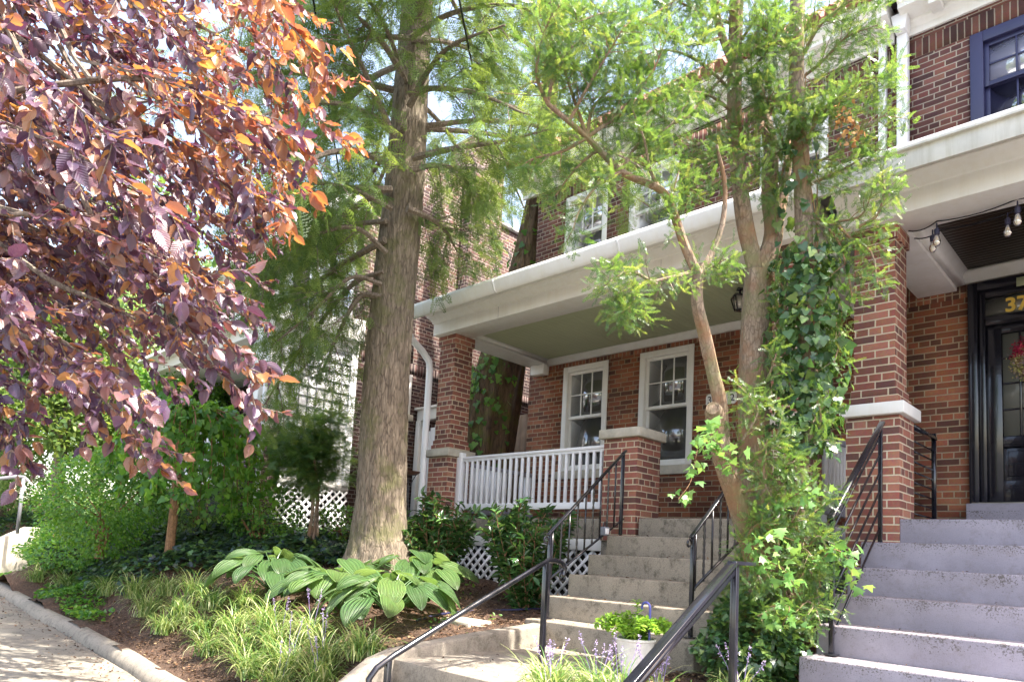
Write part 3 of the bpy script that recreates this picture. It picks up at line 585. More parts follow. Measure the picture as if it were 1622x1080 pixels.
# gate and fence in the side yard
b = MB(); y = 8.05; x = -10.1
while x < -8.95: b.box(x, x+.115, y, y+.03, .35, 2.15+.18*math.sin((x+10.1)/1.15*3.14)); x += .122
g_ = thing('garden_gate', 'white arched plank gate between the big trunk and the porch downspout', 'gate', (-9.5, 8.05, .4)); b.build('gate_planks', M['white2'], g_, bevel=.003)
b = MB(); b.box(-10.36, -8.9, 8.02, 8.12, 2.36, 2.56); b.box(-10.38, -8.86, 7.96, 8.16, 2.56, 2.60); b.box(-10.36, -10.24, 8.0, 8.12, .3, 2.36); b.box(-8.93, -8.8, 8.0, 8.12, .3, 2.36); b.build('gate_frame', M['white'], g_, bevel=.004)
b = MB(); x = -10.1
while x < -7.85: b.box(x, x+.14, 9.5, 9.52, .3, 2.62); x += .145
tag(b.build('plank_fence', M['tan_fence']), 'tan board fence in the gap behind the leaning ivy-covered trunk', 'fence')
# ------------------------------------------------------------------ props
def rail_thing(label, X, ya, za, yb, zb, foot, n, twist=True, drop=.70, lowrail=True, end='scroll', rods=False, topfoot=None, wdt=.035, name='stair_handrail'):
    """ya,za top end of the handrail; yb,zb lower end; foot z of the lower post"""
    t = thing(name, label, 'handrail', (X, yb, foot)); s = (za-zb)/(ya-yb)
    b = MB(); b.beam((X, ya, za), (X, yb, zb), wdt, .018 if not rods else .03)
    if rods: b.beam((X, ya, za), (X, yb-.01, zb-.004), .045, .022)
    b.build('top_rail', M['iron'], t, bevel=.003)
    b = MB(); b.box(X-.015, X+.015, yb+.02, yb+.05, foot, zb+.02*s); b.box(X-.04, X+.04, yb-.005, yb+.075, foot-.002, foot+.008); p1 = b.build('post', M['iron'], t, bevel=.002)
    b = MB(); ty = ya-.06; b.box(X-.015, X+.015, ty, ty+.03, topfoot if topfoot is not None else za-drop-.1, za-.03); b.build('post', M['iron'], t, bevel=.002)
    if lowrail:
        b = MB(); b.beam((X, ya, za-drop-.02), (X, yb+.03, zb+.03*s-drop*.62), .022, .014); b.build('bottom_rail', M['iron'], t)
    if end == 'scroll':
        b = MB(); pth = []
        for i in range(16): a = -2.2+i*.42; r = .05*(1-i/19); pth.append((X, yb-.005-r*math.sin(a)*.9-.02, zb-.052+r*math.cos(a)))
        b.tube(pth, .009, 6); b.build('scroll', M['iron'], t, smooth=True)
    for i in range(n):
        f = (i+.6)/n; y = yb+(ya-yb)*f
        if rods: continue
        top = zb+s*(y-yb)-.01; lo_ = za-drop-.02-(ya-y)*((za-drop)-(zb-drop*.62))/(ya-yb); b = MB()
        if twist and i % 2:
            k = 26; base = len(b.v)
            for q in range(k):
                a0 = q*.55; z = lo_+(top-lo_)*q/(k-1)
                for c in range(4): a = a0+c*math.pi/2; b.vv((X+.011*math.cos(a), y+.011*math.sin(a), z))
            for q in range(k-1):
                for c in range(4): c2 = (c+1) % 4; b.face([base+q*4+c, base+q*4+c2, base+q*4+4+c2, base+q*4+4+c])
        else: b.box(X-.0065, X+.0065, y-.0065, y+.0065, lo_, top)
        b.build('baluster', M['iron'], t)
    if rods:
        for i in range(n):
            d = .1+(.74)*(i)/(n-1); b = MB(); b.beam((X, ya-.06, za-d-.02), (X, yb+.03, zb+.02-d), .013, .013); b.build('rod', M['iron'], t)
    return t
rail_thing('black iron handrail with twisted balusters, left side of the grey stairs, lockbox at its top', -4.30, 6.12, 1.15, 4.93, .19, -.57, 10, topfoot=.255)
rail_thing('black iron handrail with twisted balusters, right side of the grey stairs beside the yew', -2.83, 6.12, 1.13, 4.94, .20, -.57, 9, topfoot=.255)
rail_thing('black handrail with sloping parallel rods on the left of the lavender stairs', -1.80, 6.12, 1.22, 5.01, .36, -.565, 6, rods=True, lowrail=False, end='', topfoot=.245)
t = thing('porch_guard_rail', 'short black guard rail with level rods behind the white-capped brick pier', 'railing', (-1.735, 7.4, .45))
b = MB(); b.box(-1.755, -1.715, 6.72, 7.46, 1.27, 1.30); b.build('top_rail', M['iron'], t); b = MB(); b.box(-1.752, -1.718, 7.40, 7.435, .45, 1.33); b.build('post', M['iron'], t)
for i in range(8): b = MB(); z = .53+i*.09; b.box(-1.741, -1.729, 6.72, 7.4, z-.006, z+.006); b.build('rod', M['iron'], t)
# lower handrails
t = thing('path_handrail', 'black pipe handrail curling at both ends above the lower concrete steps', 'handrail', (-3.45, 3.9, -.79))
X = -3.45; b = MB(); pth = [(X, 4.15, -.14), (X, 4.17, -.085), (X, 4.13, -.045), (X, 4.06, -.03), (X, 3.97, -.035), (X, 3.2, -.37), (X, 2.62, -.635), (X, 2.5, -.70), (X, 2.45, -.76), (X, 2.46, -.84)]
b.tube(pth, .019, 10); b.build('rail', M['iron'], t, smooth=True)
b = MB(); b.tube([(X, 4.15-.045*math.sin(a)*(1-a/9), -.15+.045*math.cos(a)*(1-a/9)) for a in np.linspace(0, 6.5, 18)], .008, 6); b.tube([(X, 2.52-.04*math.sin(a)*(1-a/9), -.83+.04*math.cos(a)*(1-a/9)) for a in np.linspace(0, 6.5, 18)], .008, 6); b.build('scroll', M['iron'], t, smooth=True)
for y, z0, z1 in ((3.95, -.79, -.05), (2.58, -1.3, -.66)): b = MB(); b.box(X-.017, X+.017, y-.017, y+.017, z0, z1); b.box(X-.04, X+.04, y-.04, y+.04, z0-.002, z0+.008); b.build('post', M['iron'], t, bevel=.003)
t = thing('path_handrail', 'black flat-topped handrail crossing the bottom edge in front of the fern pot', 'handrail', (-1.8, 3.6, -.85))
X = -1.8; b = MB(); b.beam((X, 3.60, .018), (X, 2.2, -.80), .055, .022); b.box(X-.027, X+.027, 3.58, 3.82, .005, .027); b.build('top_rail', M['iron'], t, bevel=.003)
b = MB(); b.beam((X, 3.62, -.02), (X, 2.2, -.85), .022, .03); b.build('lower_bar', M['iron'], t); b = MB(); b.box(X-.018, X+.018, 3.60, 3.636, -.9, .005); b.build('post', M['iron'], t, bevel=.003)
t = thing('path_handrail', 'grey pipe handrail far left above the neighbouring steps', 'handrail', (-14.3, 2.8, -.1))
b = MB(); b.tube([(-14.3, 2.86, .80), (-14.3, 2.80, .86), (-14.35, 2.72, .86), (-15.2, 1.6, .60)], .03, 8); b.build('rail', plain('galvanised', (.20, .20, .22), .6, .1), t, smooth=True); b = MB(); b.tube([(-14.3, 2.8, .84), (-14.3, 2.8, -.1)], .028, 8); b.build('post', bpy.data.materials['galvanised'], t)
b = MB(); b.prism([(2.45, -1.1), (3.2, -1.1), (3.2, .02), (3.0, .02), (2.45, -.3)], 'x', -14.9, -14.6); tag(b.build('step_wall', M['stone'], bevel=.03), 'pale stone cheek wall under the far left handrail', 'wall')
# lockbox, lantern, plaque
t = thing('key_lockbox', 'grey key lockbox with white faces hanging on the left stair handrail', 'lockbox', (-4.3, 5.80, .34))
b = MB(); b.box(-4.335, -4.265, 5.755, 5.835, .235, .325); b.build('body', plain('lockbox_grey', (.16, .17, .20), .5, .1), t, bevel=.008); b = MB(); b.box(-4.3, -4.262, 5.765, 5.825, .25, .31); b.build('face_plate', M['white2'], t, bevel=.003); b = MB(); b.tube([(-4.3, 5.77, .32), (-4.3, 5.775, .36), (-4.3, 5.8, .375), (-4.3, 5.82, .36), (-4.3, 5.825, .32)], .005, 6); b.build('shackle', M['iron'], t)
t = thing('porch_lantern', 'small black lantern hanging under the green porch ceiling', 'lamp', (-3.62, 7.25, 3.12)); lx, ly = -3.62, 7.25
b = MB(); b.lathe([(.07, -.035), (.02, -.02), (.02, 0)], (lx, ly, 3.12), 8); b.prism([(-.10, 0), (.10, 0), (.05, .045), (-.05, .045)], 'y', 0, .001)
b = MB(); b.lathe([(.05, 0), (.05, -.02), (.015, -.03), (.015, -.06), (.115, -.085), (.115, -.105)], (lx, ly, 3.12), 4); b.build('lamp_top', M['black'], t)
b = MB()
for k in range(4): a = k*math.pi/2; b.beam((lx+.108*math.cos(a), ly+.108*math.sin(a), 3.015), (lx+.06*math.cos(a), ly+.06*math.sin(a), 2.87), .012, .012)
b.lathe([(.065, 0), (.065, .012)], (lx, ly, 2.862), 4); b.build('lamp_cage', M['black'], t)
b = MB(); b.lathe([(.055, 0), (.098, .14)], (lx, ly, 2.872), 4); b.build('lamp_glass', glass_mat('lantern_glass', (.55, .53, .48), .05), t)
t = thing('house_number_plaque', 'white enamel plaque with black numerals on the porch brick behind the yew', 'sign', (-4.35, YW, 2.1))
b = MB(); b.prism([(-4.58, 2.09), (-4.55, 2.06), (-4.18, 2.06), (-4.15, 2.09), (-4.15, 2.19), (-4.18, 2.22), (-4.55, 2.22), (-4.58, 2.19)], 'y', YW-.022, YW-.004); pl = b.build('plate', M['white'], t, bevel=.003)
text_obj('numerals', '37', .135, (-4.56, YW-.024, 2.095), M['black'], pl, .0, .001); text_obj('numerals', '2', .135, (-4.24, YW-.024, 2.095), M['black'], pl, 0, .001)
# string lights on the right porch beam
t = thing('string_lights', 'black cord of clear bulbs strung along the dark porch ceiling', 'string lights', (-1.2, 6.66, 2.98))
def sag(a, b_, s, k=8): return [np.array(a)*(1-f)+np.array(b_)*f-np.array([0, 0, s*4*f*(1-f)]) for f in np.linspace(0, 1, k)]
hk = [(-1.72, 6.56, 2.975), (-1.49, 6.5, 2.97), (-.93, 6.5, 2.985), (-.3, 6.5, 2.985)]
for y2 in (0, .18):
    b = MB(); pth = []
    for i in range(3): pth += sag(np.array(hk[i])+(0, y2, .01), np.array(hk[i+1])+(0, y2, .01), .03)[: -1]
    b.tube(pth, .006, 6); cd = b.build('cord', M['iron'], t, smooth=True)
for x, y, z in ((-1.49, 6.5, 2.965), (-1.545, 6.60, 2.96), (-.93, 6.5, 2.98), (-1.02, 6.66, 2.975)):
    b = MB(); b.tube([(x, y, z), (x, y, z-.05)], .006, 6); b.lathe([(.014, -.05), (.021, -.055), (.021, -.10), (.016, -.105)], (x, y, z), 10); sc_ = b.build('socket', plain('socket_rubber', (.03, .03, .07), .4), t, smooth=True)
    b = MB(); b.lathe([(.012, -.105), (.02, -.125), (.029, -.16), (.028, -.18), (.018, -.198), (.004, -.205)], (x, y, z), 12); b.build('bulb', glass_mat('bulb_clear', (.62, .52, .36), .25) if 'bulb_clear' not in bpy.data.materials else bpy.data.materials['bulb_clear'], t, smooth=True)

# ------------------------------------------------------------------ foliage templates
def t_leaf(w=.5, c=.06, f=.1):                      # simple folded leaf, length 1
    return T([(0, 0, 0), (0, .5, c), (0, 1, -c), (-w/2, .28, f), (-w*.42, .68, f*.7), (w/2, .28, f), (w*.42, .68, f*.7)], [[0, 1, 4, 3], [1, 2, 4], [0, 5, 6, 1], [1, 6, 2]])
def t_beech(w=.62):
    ys = [0, .1, .25, .42, .6, .76, .9, 1]; hw = [0, .28, .44, .5, .46, .34, .17, 0]; v = []; f = []
    for i, (y, h) in enumerate(zip(ys, hw)):
        z = -.16*(y-.3)**2+.02*(i % 2)
        for s in (-1, -.5, 0, .5, 1): v.append((s*h*w, y-(.05*abs(s) if 0 < i < 7 else 0), z+.13*abs(s)*h*2-.05*s*s*h+(.02 if (i % 2 and abs(s) > .4) else 0)))
    for i in range(7):
        for j in range(4): a = i*5+j; f.append([a, a+1, a+6, a+5])
    return T(v, f)
def t_ivy(w=1.0):
    pts = [(0, .12), (.22, -.02), (.48, .10), (.50, .30), (.36, .42), (.30, .62), (0, 1)]
    v = [(0, .12, 0), (0, .5, .02), (0, 1, -.06)]; R = [(x*w, y, .07*x*2-.03) for x, y in pts[1:6]]; L = [(-x, y, z) for x, y, z in R]; v += R+L
    return T(v, [[0, 3, 4, 5, 1], [1, 5, 6, 7, 2], [0, 1, 10, 9, 8], [1, 2, 12, 11, 10]])
def t_maple():
    v = [(0, 0, 0), (0, .45, .03), (0, 1, -.08)]; R = [(.28, .05, .0), (.55, .02, -.04), (.42, .22, .03), (.62, .48, -.05), (.30, .45, .04), (.16, .72, .0)]; v += R+[(-x, y, z) for x, y, z in R]
    return T(v, [[0, 3, 5, 1], [3, 4, 5], [1, 5, 7], [5, 6, 7], [1, 7, 8, 2], [0, 1, 11, 9], [9, 11, 10], [1, 13, 11], [11, 13, 12], [1, 2, 14, 13]])
def t_spray(n=12, nl=.22, nw=.052, ang=58, tip=True, flat=.25, seed=1):      # needles along a twig
    r = random.Random(seed); v = []; f = []; b0 = len(v); v += [(-.008, 0, 0), (.008, 0, 0), (.004, .97, .02), (-.004, .97, .02)]; f.append([0, 1, 2, 3])
    for i in range(n):
        y = .04+.94*i/n; L = nl*(1-.45*(i/n)**2)*r.uniform(.85, 1.15)
        for s in (-1, 1):
            a = R_(ang-22*i/n+r.uniform(-8, 8)); d = np.array([s*math.sin(a), math.cos(a), r.uniform(-flat, flat+.2)]); d /= np.linalg.norm(d); p = np.cross(d, (0, 0, 1)); p /= np.linalg.norm(p)
            o = np.array([0, y, .01]); k = len(v); v += [tuple(o), tuple(o+d*L*.5+p*nw/2), tuple(o+d*L), tuple(o+d*L*.5-p*nw/2)]; f.append([k, k+1, k+2, k+3])
    return T(v, f)
def t_hemlock(seed=2):                              # flat feathery spray: side twigs carrying short needles
    r = random.Random(seed); v = []; f = []; v += [(-.006, 0, 0), (.006, 0, 0), (.003, 1, -.12), (-.003, 1, -.12)]; f.append([0, 1, 2, 3])
    for i in range(9):
        y = .05+.93*i/9
        for s in (-1, 1):
            L = .42*(1-.75*i/9)*r.uniform(.75, 1.2); a = R_(48+r.uniform(-8, 8)); d = np.array([s*math.sin(a), math.cos(a), -.25]); o = np.array([0, y, -.12*y*y]); p = np.array([d[1], -d[0], 0])
            m = max(2, int(L/.085))
            for j in range(m):
                c = o+d*L*(j+.3)/m
                for q in (-1, 1):
                    e = (d*.55+p*q*.8); nl = .085*r.uniform(.8, 1.2); k = len(v); g = np.cross(e, (0, 0, 1))*.021
                    v += [tuple(c-g), tuple(c+g), tuple(c+e*nl+(0, 0, r.uniform(-.015, .015)))]; f.append([k, k+1, k+2])
    return T(v, f)
BEECH, LEAF, IVY, MAPLE, YEW, HEM, BOX = t_beech(), t_leaf(), t_ivy(), t_maple(), t_spray(), t_hemlock(), t_leaf(.6, .05, .08)
LAUREL = t_beech(.34)

def cr(path, k=6):                                  # Catmull-Rom through control points
    p = np.array(path, float); p = np.vstack([2*p[0]-p[1], p, 2*p[-1]-p[-2]]); out = []
    for i in range(1, len(p)-2):
        for t in np.linspace(0, 1, k, endpoint=False):
            a, b_, c, d = p[i-1:i+3]; out.append(.5*((2*b_)+(-a+c)*t+(2*a-5*b_+4*c-d)*t*t+(-a+3*b_-3*c+d)*t**3))
    out.append(p[-2]); return np.array(out)
def limb_px(pts, k=6): return cr([P(*q) for q in pts], k)
def lerp_path(p, t):
    x = t*(len(p)-1); i = min(int(x), len(p)-2); f = x-i; return p[i]*(1-f)+p[i+1]*f, _n(p[i+1]-p[i])
def offshoots(path, n, L, ang, droop=0., t0=.12, up=None, k=5, planar=0., curl=.3):
    out = []
    for i in range(n):
        t = t0+(1-t0)*(i+rng.random()*.8)/n; p, d = lerp_path(path, min(.99, t)); v = rng.normal(size=3)
        if planar: v[2] *= (1-planar)
        v -= d*(v@d); v = _n(v); a = R_(ang)*rng.uniform(.75, 1.2); q = d*math.cos(a)+v*math.sin(a); l = L*rng.uniform(.6, 1.2)*(1-.55*t)
        s = [p]
        for j in range(k-1): q = _n(q+np.array([0, 0, -droop/k])+rng.normal(0, curl/k, 3)); s.append(s[-1]+q*l/(k-1))
        out.append(np.array(s))
    return out
def wood(name, mat_, parent, items, n=6):
    b = MB()
    for pth, r0, r1 in items: b.tube(pth, np.linspace(r0, r1, len(pth)), n if r0 > .012 else 4, cap=True)
    return b.build(name, mat_, parent, smooth=True)
def sites(paths, step, off=0.):                     # points+tangents along many short paths
    Pp, D = [], []
    for s in paths:
        seg = np.diff(s, axis=0); ln = np.linalg.norm(seg, axis=1); L = ln.sum(); n = max(1, int(L/step)); cs = np.concatenate([[0], np.cumsum(ln)])
        for x in (np.arange(n)+rng.random())*L/n:
            i = min(len(ln)-1, np.searchsorted(cs, x, 'right')-1); f = (x-cs[i])/max(ln[i], 1e-6); Pp.append(s[i]+seg[i]*f); D.append(seg[i]/max(ln[i], 1e-6))
        Pp.append(s[-1]); D.append(seg[-1]/max(ln[-1], 1e-6))
    return np.array(Pp), np.array(D)
def side_dirs(D, ang, zdamp=.4, down=0.):
    v = rng.normal(size=D.shape); v[:, 2] *= zdamp; v -= D*(v*D).sum(1)[:, None]; v = _n(v); a = np.radians(ang)*rng.uniform(.7, 1.2, (len(D), 1)); q = D*np.cos(a)+v*np.sin(a); q[:, 2] -= down; return _n(q)
def ups(n, tilt=.35, base=(0, 0, 1)): return _n(np.array(base)+rng.normal(0, tilt, (n, 3)))

# leaf materials
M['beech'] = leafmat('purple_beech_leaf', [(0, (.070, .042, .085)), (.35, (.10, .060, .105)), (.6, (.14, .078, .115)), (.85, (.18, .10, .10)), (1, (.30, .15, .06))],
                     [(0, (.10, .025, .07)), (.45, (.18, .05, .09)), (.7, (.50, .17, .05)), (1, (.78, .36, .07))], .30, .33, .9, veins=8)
M['beech_backlit'] = leafmat('backlit_beech_leaf', [(0, (.10, .045, .075)), (.4, (.18, .07, .07)), (.75, (.30, .12, .05)), (1, (.40, .20, .07))],
                     [(0, (.30, .08, .06)), (.4, (.65, .20, .05)), (.8, (.90, .42, .08)), (1, (.95, .6, .2))], .38, .33, .8, veins=8)  # orange of backlit leaves painted into the leaf colour
M['hem'] = leafmat('hemlock_needles', [(0, (.045, .085, .032)), (.5, (.085, .15, .042)), (.85, (.14, .22, .055)), (1, (.24, .31, .075))], [(0, (.16, .30, .05)), (1, (.45, .55, .10))], .38, .5, .35)
M['yew'] = leafmat('yew_needles', [(0, (.038, .088, .036)), (.5, (.062, .135, .042)), (.85, (.11, .20, .05)), (1, (.22, .29, .065))], [(0, (.18, .36, .05)), (.8, (.34, .50, .08)), (1, (.55, .60, .10))], .36, .35, .6)
M['ivy'] = leafmat('ivy_leaf', [(0, (.022, .060, .030)), (.5, (.040, .10, .035)), (.85, (.075, .16, .04)), (1, (.16, .24, .05))], [(0, (.12, .28, .04)), (1, (.35, .5, .08))], .22, .33, .6)
M['ivyblue'] = leafmat('dark_ivy_leaf', [(0, (.016, .032, .040)), (.5, (.026, .052, .052)), (.8, (.04, .09, .045)), (1, (.08, .17, .04))], [(0, (.04, .10, .06)), (1, (.25, .4, .06))], .2, .35, .55)
M['laurel'] = leafmat('laurel_leaf', [(0, (.030, .080, .032)), (.6, (.05, .13, .04)), (1, (.11, .22, .06))], [(0, (.10, .25, .04)), (1, (.3, .45, .08))], .2, .25, .7)
M['maple'] = leafmat('vine_leaf', [(0, (.08, .20, .05)), (.6, (.13, .28, .07)), (1, (.24, .38, .12))], [(0, (.25, .5, .08)), (1, (.5, .7, .15))], .35, .45, .4)
M['mulb'] = leafmat('mulberry_leaf', [(0, (.035, .11, .025)), (.6, (.065, .18, .03)), (1, (.15, .30, .04))], [(0, (.2, .5, .03)), (1, (.5, .75, .08))], .4, .4, .45)
M['box'] = leafmat('boxwood_leaf', [(0, (.03, .10, .02)), (.6, (.06, .17, .025)), (1, (.16, .30, .05))], [(0, (.15, .45, .03)), (1, (.5, .75, .08))], .33, .4, .5)
M['far'] = leafmat('far_leaf', [(0, (.07, .15, .05)), (.6, (.13, .23, .07)), (1, (.30, .38, .16))], [(0, (.3, .5, .1)), (1, (.6, .75, .25))], .4, .5, .4)
def hosta_mat():
    m = leafmat('hosta_leaf', [(0, (.10, .20, .075)), (.5, (.15, .27, .09)), (1, (.22, .34, .11))], [(0, (.25, .45, .08)), (1, (.4, .6, .15))], .26, .33, .6)
    n, l = m.node_tree.nodes, m.node_tree.links; b = n['Principled BSDF']; uv = n.new('ShaderNodeUVMap'); sp = n.new('ShaderNodeSeparateXYZ'); l.new(uv.outputs[0], sp.inputs[0])
    mu = N(n, 'ShaderNodeMath', operation='MULTIPLY'); l.new(sp.outputs[0], mu.inputs[0]); mu.inputs[1].default_value = 6.283*9
    sn = N(n, 'ShaderNodeMath', operation='COSINE'); l.new(mu.outputs[0], sn.inputs[0]); bump(n, l, sn.outputs[0], 1, .006, b)
    nm = N(n, 'ShaderNodeMath', operation='MULTIPLY_ADD'); l.new(sn.outputs[0], nm.inputs[0]); nm.inputs[1].default_value = .5; nm.inputs[2].default_value = .5
    r = ramp(n, [(0, (.55, .62, .5)), (.5, (.95, .97, .9)), (1, (1.0, 1.0, 1.0))]); l.new(nm.outputs[0], r.inputs[0]); src = b.inputs['Base Color'].links[0].from_socket
    c = mixc(n, l, 1, src, r.outputs[0], 'MULTIPLY'); ed = noise(n, l, 25, 4, .7, geo_pos(n)); er = ramp(n, [(.66, (1, 1, 1)), (.72, (.9, .75, .4))]); l.new(ed.outputs[0], er.inputs[0]); c = mixc(n, l, .6, c, er.outputs[0], 'MULTIPLY'); l.new(c, b.inputs['Base Color']); return m
M['hosta'] = hosta_mat()
M['lirio'] = leafmat('liriope_blade', [(0, (.05, .13, .03)), (.4, (.11, .21, .05)), (.65, (.28, .36, .10)), (1, (.58, .60, .34))], [(0, (.2, .4, .05)), (1, (.6, .65, .2))], .3, .4, .5)
M['fern'] = leafmat('fern_frond', [(0, (.12, .26, .03)), (1, (.25, .40, .06))], [(0, (.35, .6, .05)), (1, (.5, .75, .1))], .4, .5, .3)
M['flower'] = leafmat('liriope_flower', [(0, (.26, .20, .40)), (.6, (.42, .33, .52)), (1, (.62, .54, .62))], [(0, (.4, .3, .7)), (1, (.7, .6, .8))], .2, .6, .3)
M['dead'] = leafmat('dead_leaf', [(0, (.16, .07, .03)), (.5, (.32, .16, .06)), (1, (.48, .30, .14))], [(0, (.5, .25, .08)), (1, (.7, .4, .15))], .3, .7, .2)

def conifer_foliage(name, m, parent, paths, tm, step, size, ang=50, zd=.35, down=.15, tilt=.3, jitter=.02):
    p, d = sites(paths, step); q = side_dirs(d, ang, zd, down); n = len(p)
    return foliage(name, m, parent, tm, p+rng.normal(0, jitter, p.shape), q, ups(n, tilt), size*rng.uniform(.65, 1.25, n))

# ------------------------------------------------------------------ big hemlock
t = thing('hemlock_tree', 'tall rough-barked conifer with the thick trunk in front of the white gutter', 'tree', (-6.9, 4.9, -.3))
tp = cr([(-6.86, 4.9, -.45), (-6.88, 4.9, -.05), (-6.92, 4.9, .8), (-6.98, 4.9, 2.0), (-6.95, 4.9, 3.2), (-6.89, 4.9, 4.4), (-6.92, 4.92, 5.8), (-6.92, 4.92, 7.4), (-6.9, 4.9, 12)], 40)
zz = tp[:, 2]; rad = np.interp(zz, [-.45, -.2, .1, .6, 1.5, 3, 4.4, 6, 8, 12], [.50, .40, .325, .285, .275, .26, .235, .205, .165, .06])
def bark_disp(a, L):
    r = 0
    for k, (f, ph, g) in enumerate(((17, 0, 2.1), (29, 1.3, 3.7), (11, 2.2, 1.3))): r += abs(math.sin(f*a/2+ph+1.3*math.sin(g*L+k+2*math.sin(a*3+k))+.8*math.sin(L*7.3*(k+1)+a*5)))*(.5, .3, .3)[k]
    return 1+.085*(r-.55)+.03*math.sin(a*3+L*1.3)*math.exp(-max(L-.2, 0)*1.2)*2
b = MB(); b.tube(tp, rad, 110, disp=bark_disp); b.build('trunk', M['bark'], t, smooth=False)
lim = [  # visible limbs: (pixel x, pixel y, distance)
    [(632, 235, 8.2), (585, 130, 7.8), (545, 45, 7.5), (512, -40, 7.2)], [(628, 215, 8.2), (590, 185, 8.0), (540, 165, 7.6), (470, 165, 7.2), (400, 190, 6.8)],
    [(655, 250, 8.2), (720, 235, 7.9), (790, 225, 7.6), (870, 205, 7.3)], [(648, 170, 8.2), (680, 110, 8.0), (720, 70, 7.7), (800, 40, 7.4)],
    [(640, 120, 8.3), (600, 60, 8.0), (560, 20, 7.8), (520, -40, 7.6)], [(650, 150, 8.2), (690, 140, 8.0), (760, 150, 7.6), (830, 180, 7.4)],
    [(620, 330, 8.2), (570, 305, 7.9), (500, 290, 7.5), (430, 310, 7.1), (370, 350, 6.8)], [(612, 400, 8.3), (560, 360, 8.0), (480, 380, 7.7), (400, 430, 7.4)],
    [(605, 450, 8.4), (555, 440, 8.3), (500, 490, 8.2), (440, 540, 8.1)], [(608, 300, 8.4), (560, 330, 8.6), (500, 380, 8.8), (430, 420, 9)],
    [(645, 330, 8.3), (680, 345, 8.5), (705, 365, 8.7), (725, 400, 8.9)], [(650, 270, 8.3), (690, 262, 8.5), (725, 270, 8.7), (745, 300, 8.8)],
    [(640, 60, 8.4), (580, 60, 8.2), (480, 90, 8.0), (380, 130, 7.6)], [(650, 60, 8.4), (720, 20, 8.2), (820, 10, 8.0), (900, 60, 7.8)],
    [(640, 200, 8.5), (600, 260, 9), (540, 330, 9.6), (470, 360, 10)], [(645, 0, 8.6), (560, -30, 8.2), (440, 10, 7.8), (330, 60, 7.5)],
    [(655, 0, 8.6), (760, -40, 8.2), (860, 0, 7.9), (960, 50, 7.6)],
    [(640, 60, 8.6), (720, 70, 9.0), (780, 100, 9.4), (820, 150, 9.6)], [(620, 260, 8.3), (560, 240, 7.4), (500, 250, 6.8), (450, 300, 6.4)],
    [(608, 430, 8.4), (560, 450, 8.6), (500, 520, 8.7), (450, 590, 8.7), (420, 640, 8.7)], [(610, 380, 8.4), (540, 420, 8.8), (470, 470, 9), (400, 500, 9.1)], [(606, 470, 8.4), (570, 470, 8.5), (540, 520, 8.5), (510, 590, 8.5)], [(612, 350, 8.4), (540, 360, 8.8), (450, 400, 9), (370, 440, 9.2)], [(620, 300, 8.4), (530, 300, 8.0), (440, 330, 7.8), (370, 390, 7.6)]]
Ls = [limb_px(q) for q in lim]
for zl in np.arange(5.2, 10.5, .45):                 # upper limbs round the whole trunk
    for k in range(3):
        a = rng.uniform(0, 6.28); L = rng.uniform(2.4, 3.6)*(1-(zl-5)/12); q = np.array([math.cos(a), math.sin(a), 0]); o = np.array([-6.9, 4.9, zl])
        Ls.append(cr([o, o+q*L*.35+(0, 0, .15), o+q*L*.7, o+q*L-(0, 0, .4)]))
L2 = []; 
for p in Ls: L2 += offshoots(p, 13, .95, 55, .55, .2, planar=.6)
L3 = []
for p in L2: L3 += offshoots(p, 4, .40, 48, .5, .15, planar=.6, k=4)
wood('limbs', M['bark_smooth'], t, [(p, rng.uniform(.032, .05), .010) for p in Ls]+[(p, .008, .003) for p in L2])
conifer_foliage('needles', M['hem'], t, L2+L3+[p[len(p)//2:] for p in Ls], HEM, .13, .24, 42, .3, .3, .3)

# ------------------------------------------------------------------ yew with several stems
t = thing('yew_tree', 'multi-stemmed yew with pinkish bark growing between the grey and lavender stairs', 'tree', (-2.3, 4.9, -.82))
st = [([(1212, 1000, 5.15), (1200, 900, 5.1), (1175, 810, 5.0), (1150, 740, 4.95), (1136, 690, 4.9), (1133, 655, 4.88)], .082, .062),
      ([(1145, 710, 4.92), (1141, 640, 4.9), (1130, 590, 4.88), (1117, 530, 4.85), (1105, 480, 4.8), (1106, 435, 4.78)], .050, .038),
      ([(1106, 437, 4.78), (1085, 390, 4.75), (1066, 335, 4.7), (1046, 300, 4.66), (985, 272, 4.6), (930, 218, 4.5), (868, 165, 4.4)], .034, .014),
      ([(1107, 437, 4.78), (1128, 400, 4.8), (1145, 350, 4.8), (1148, 290, 4.8), (1135, 230, 4.75)], .026, .010),
      ([(1230, 1000, 5.25), (1212, 880, 5.2), (1200, 770, 5.2), (1193, 650, 5.2), (1197, 520, 5.2), (1203, 430, 5.2)], .12, .105),
      ([(1200, 440, 5.2), (1180, 350, 5.15), (1170, 260, 5.1), (1164, 180, 5.1), (1164, 80, 5.1), (1168, -60, 5.0)], .062, .045),
      ([(1165, 110, 5.1), (1145, 60, 5.05), (1130, 0, 5.0), (1120, -50, 5.0)], .030, .022),
      ([(1205, 440, 5.2), (1226, 370, 5.2), (1220, 310, 5.2), (1222, 240, 5.2), (1212, 190, 5.2), (1195, 120, 5.2)], .075, .035),
      ([(1228, 375, 5.25), (1243, 300, 5.3), (1252, 220, 5.3), (1262, 130, 5.3)], .04, .022),
      ([(1262, 1000, 5.3), (1258, 860, 5.2), (1264, 760, 5.1), (1279, 640, 5.05), (1279, 520, 5.0), (1274, 400, 5.0), (1270, 280, 5.0), (1264, 180, 5.0), (1262, 80, 5.0), (1266, -50, 5.0)], .070, .048)]
stems = [(limb_px(p), r0, r1) for p, r0, r1 in st]
b = MB()
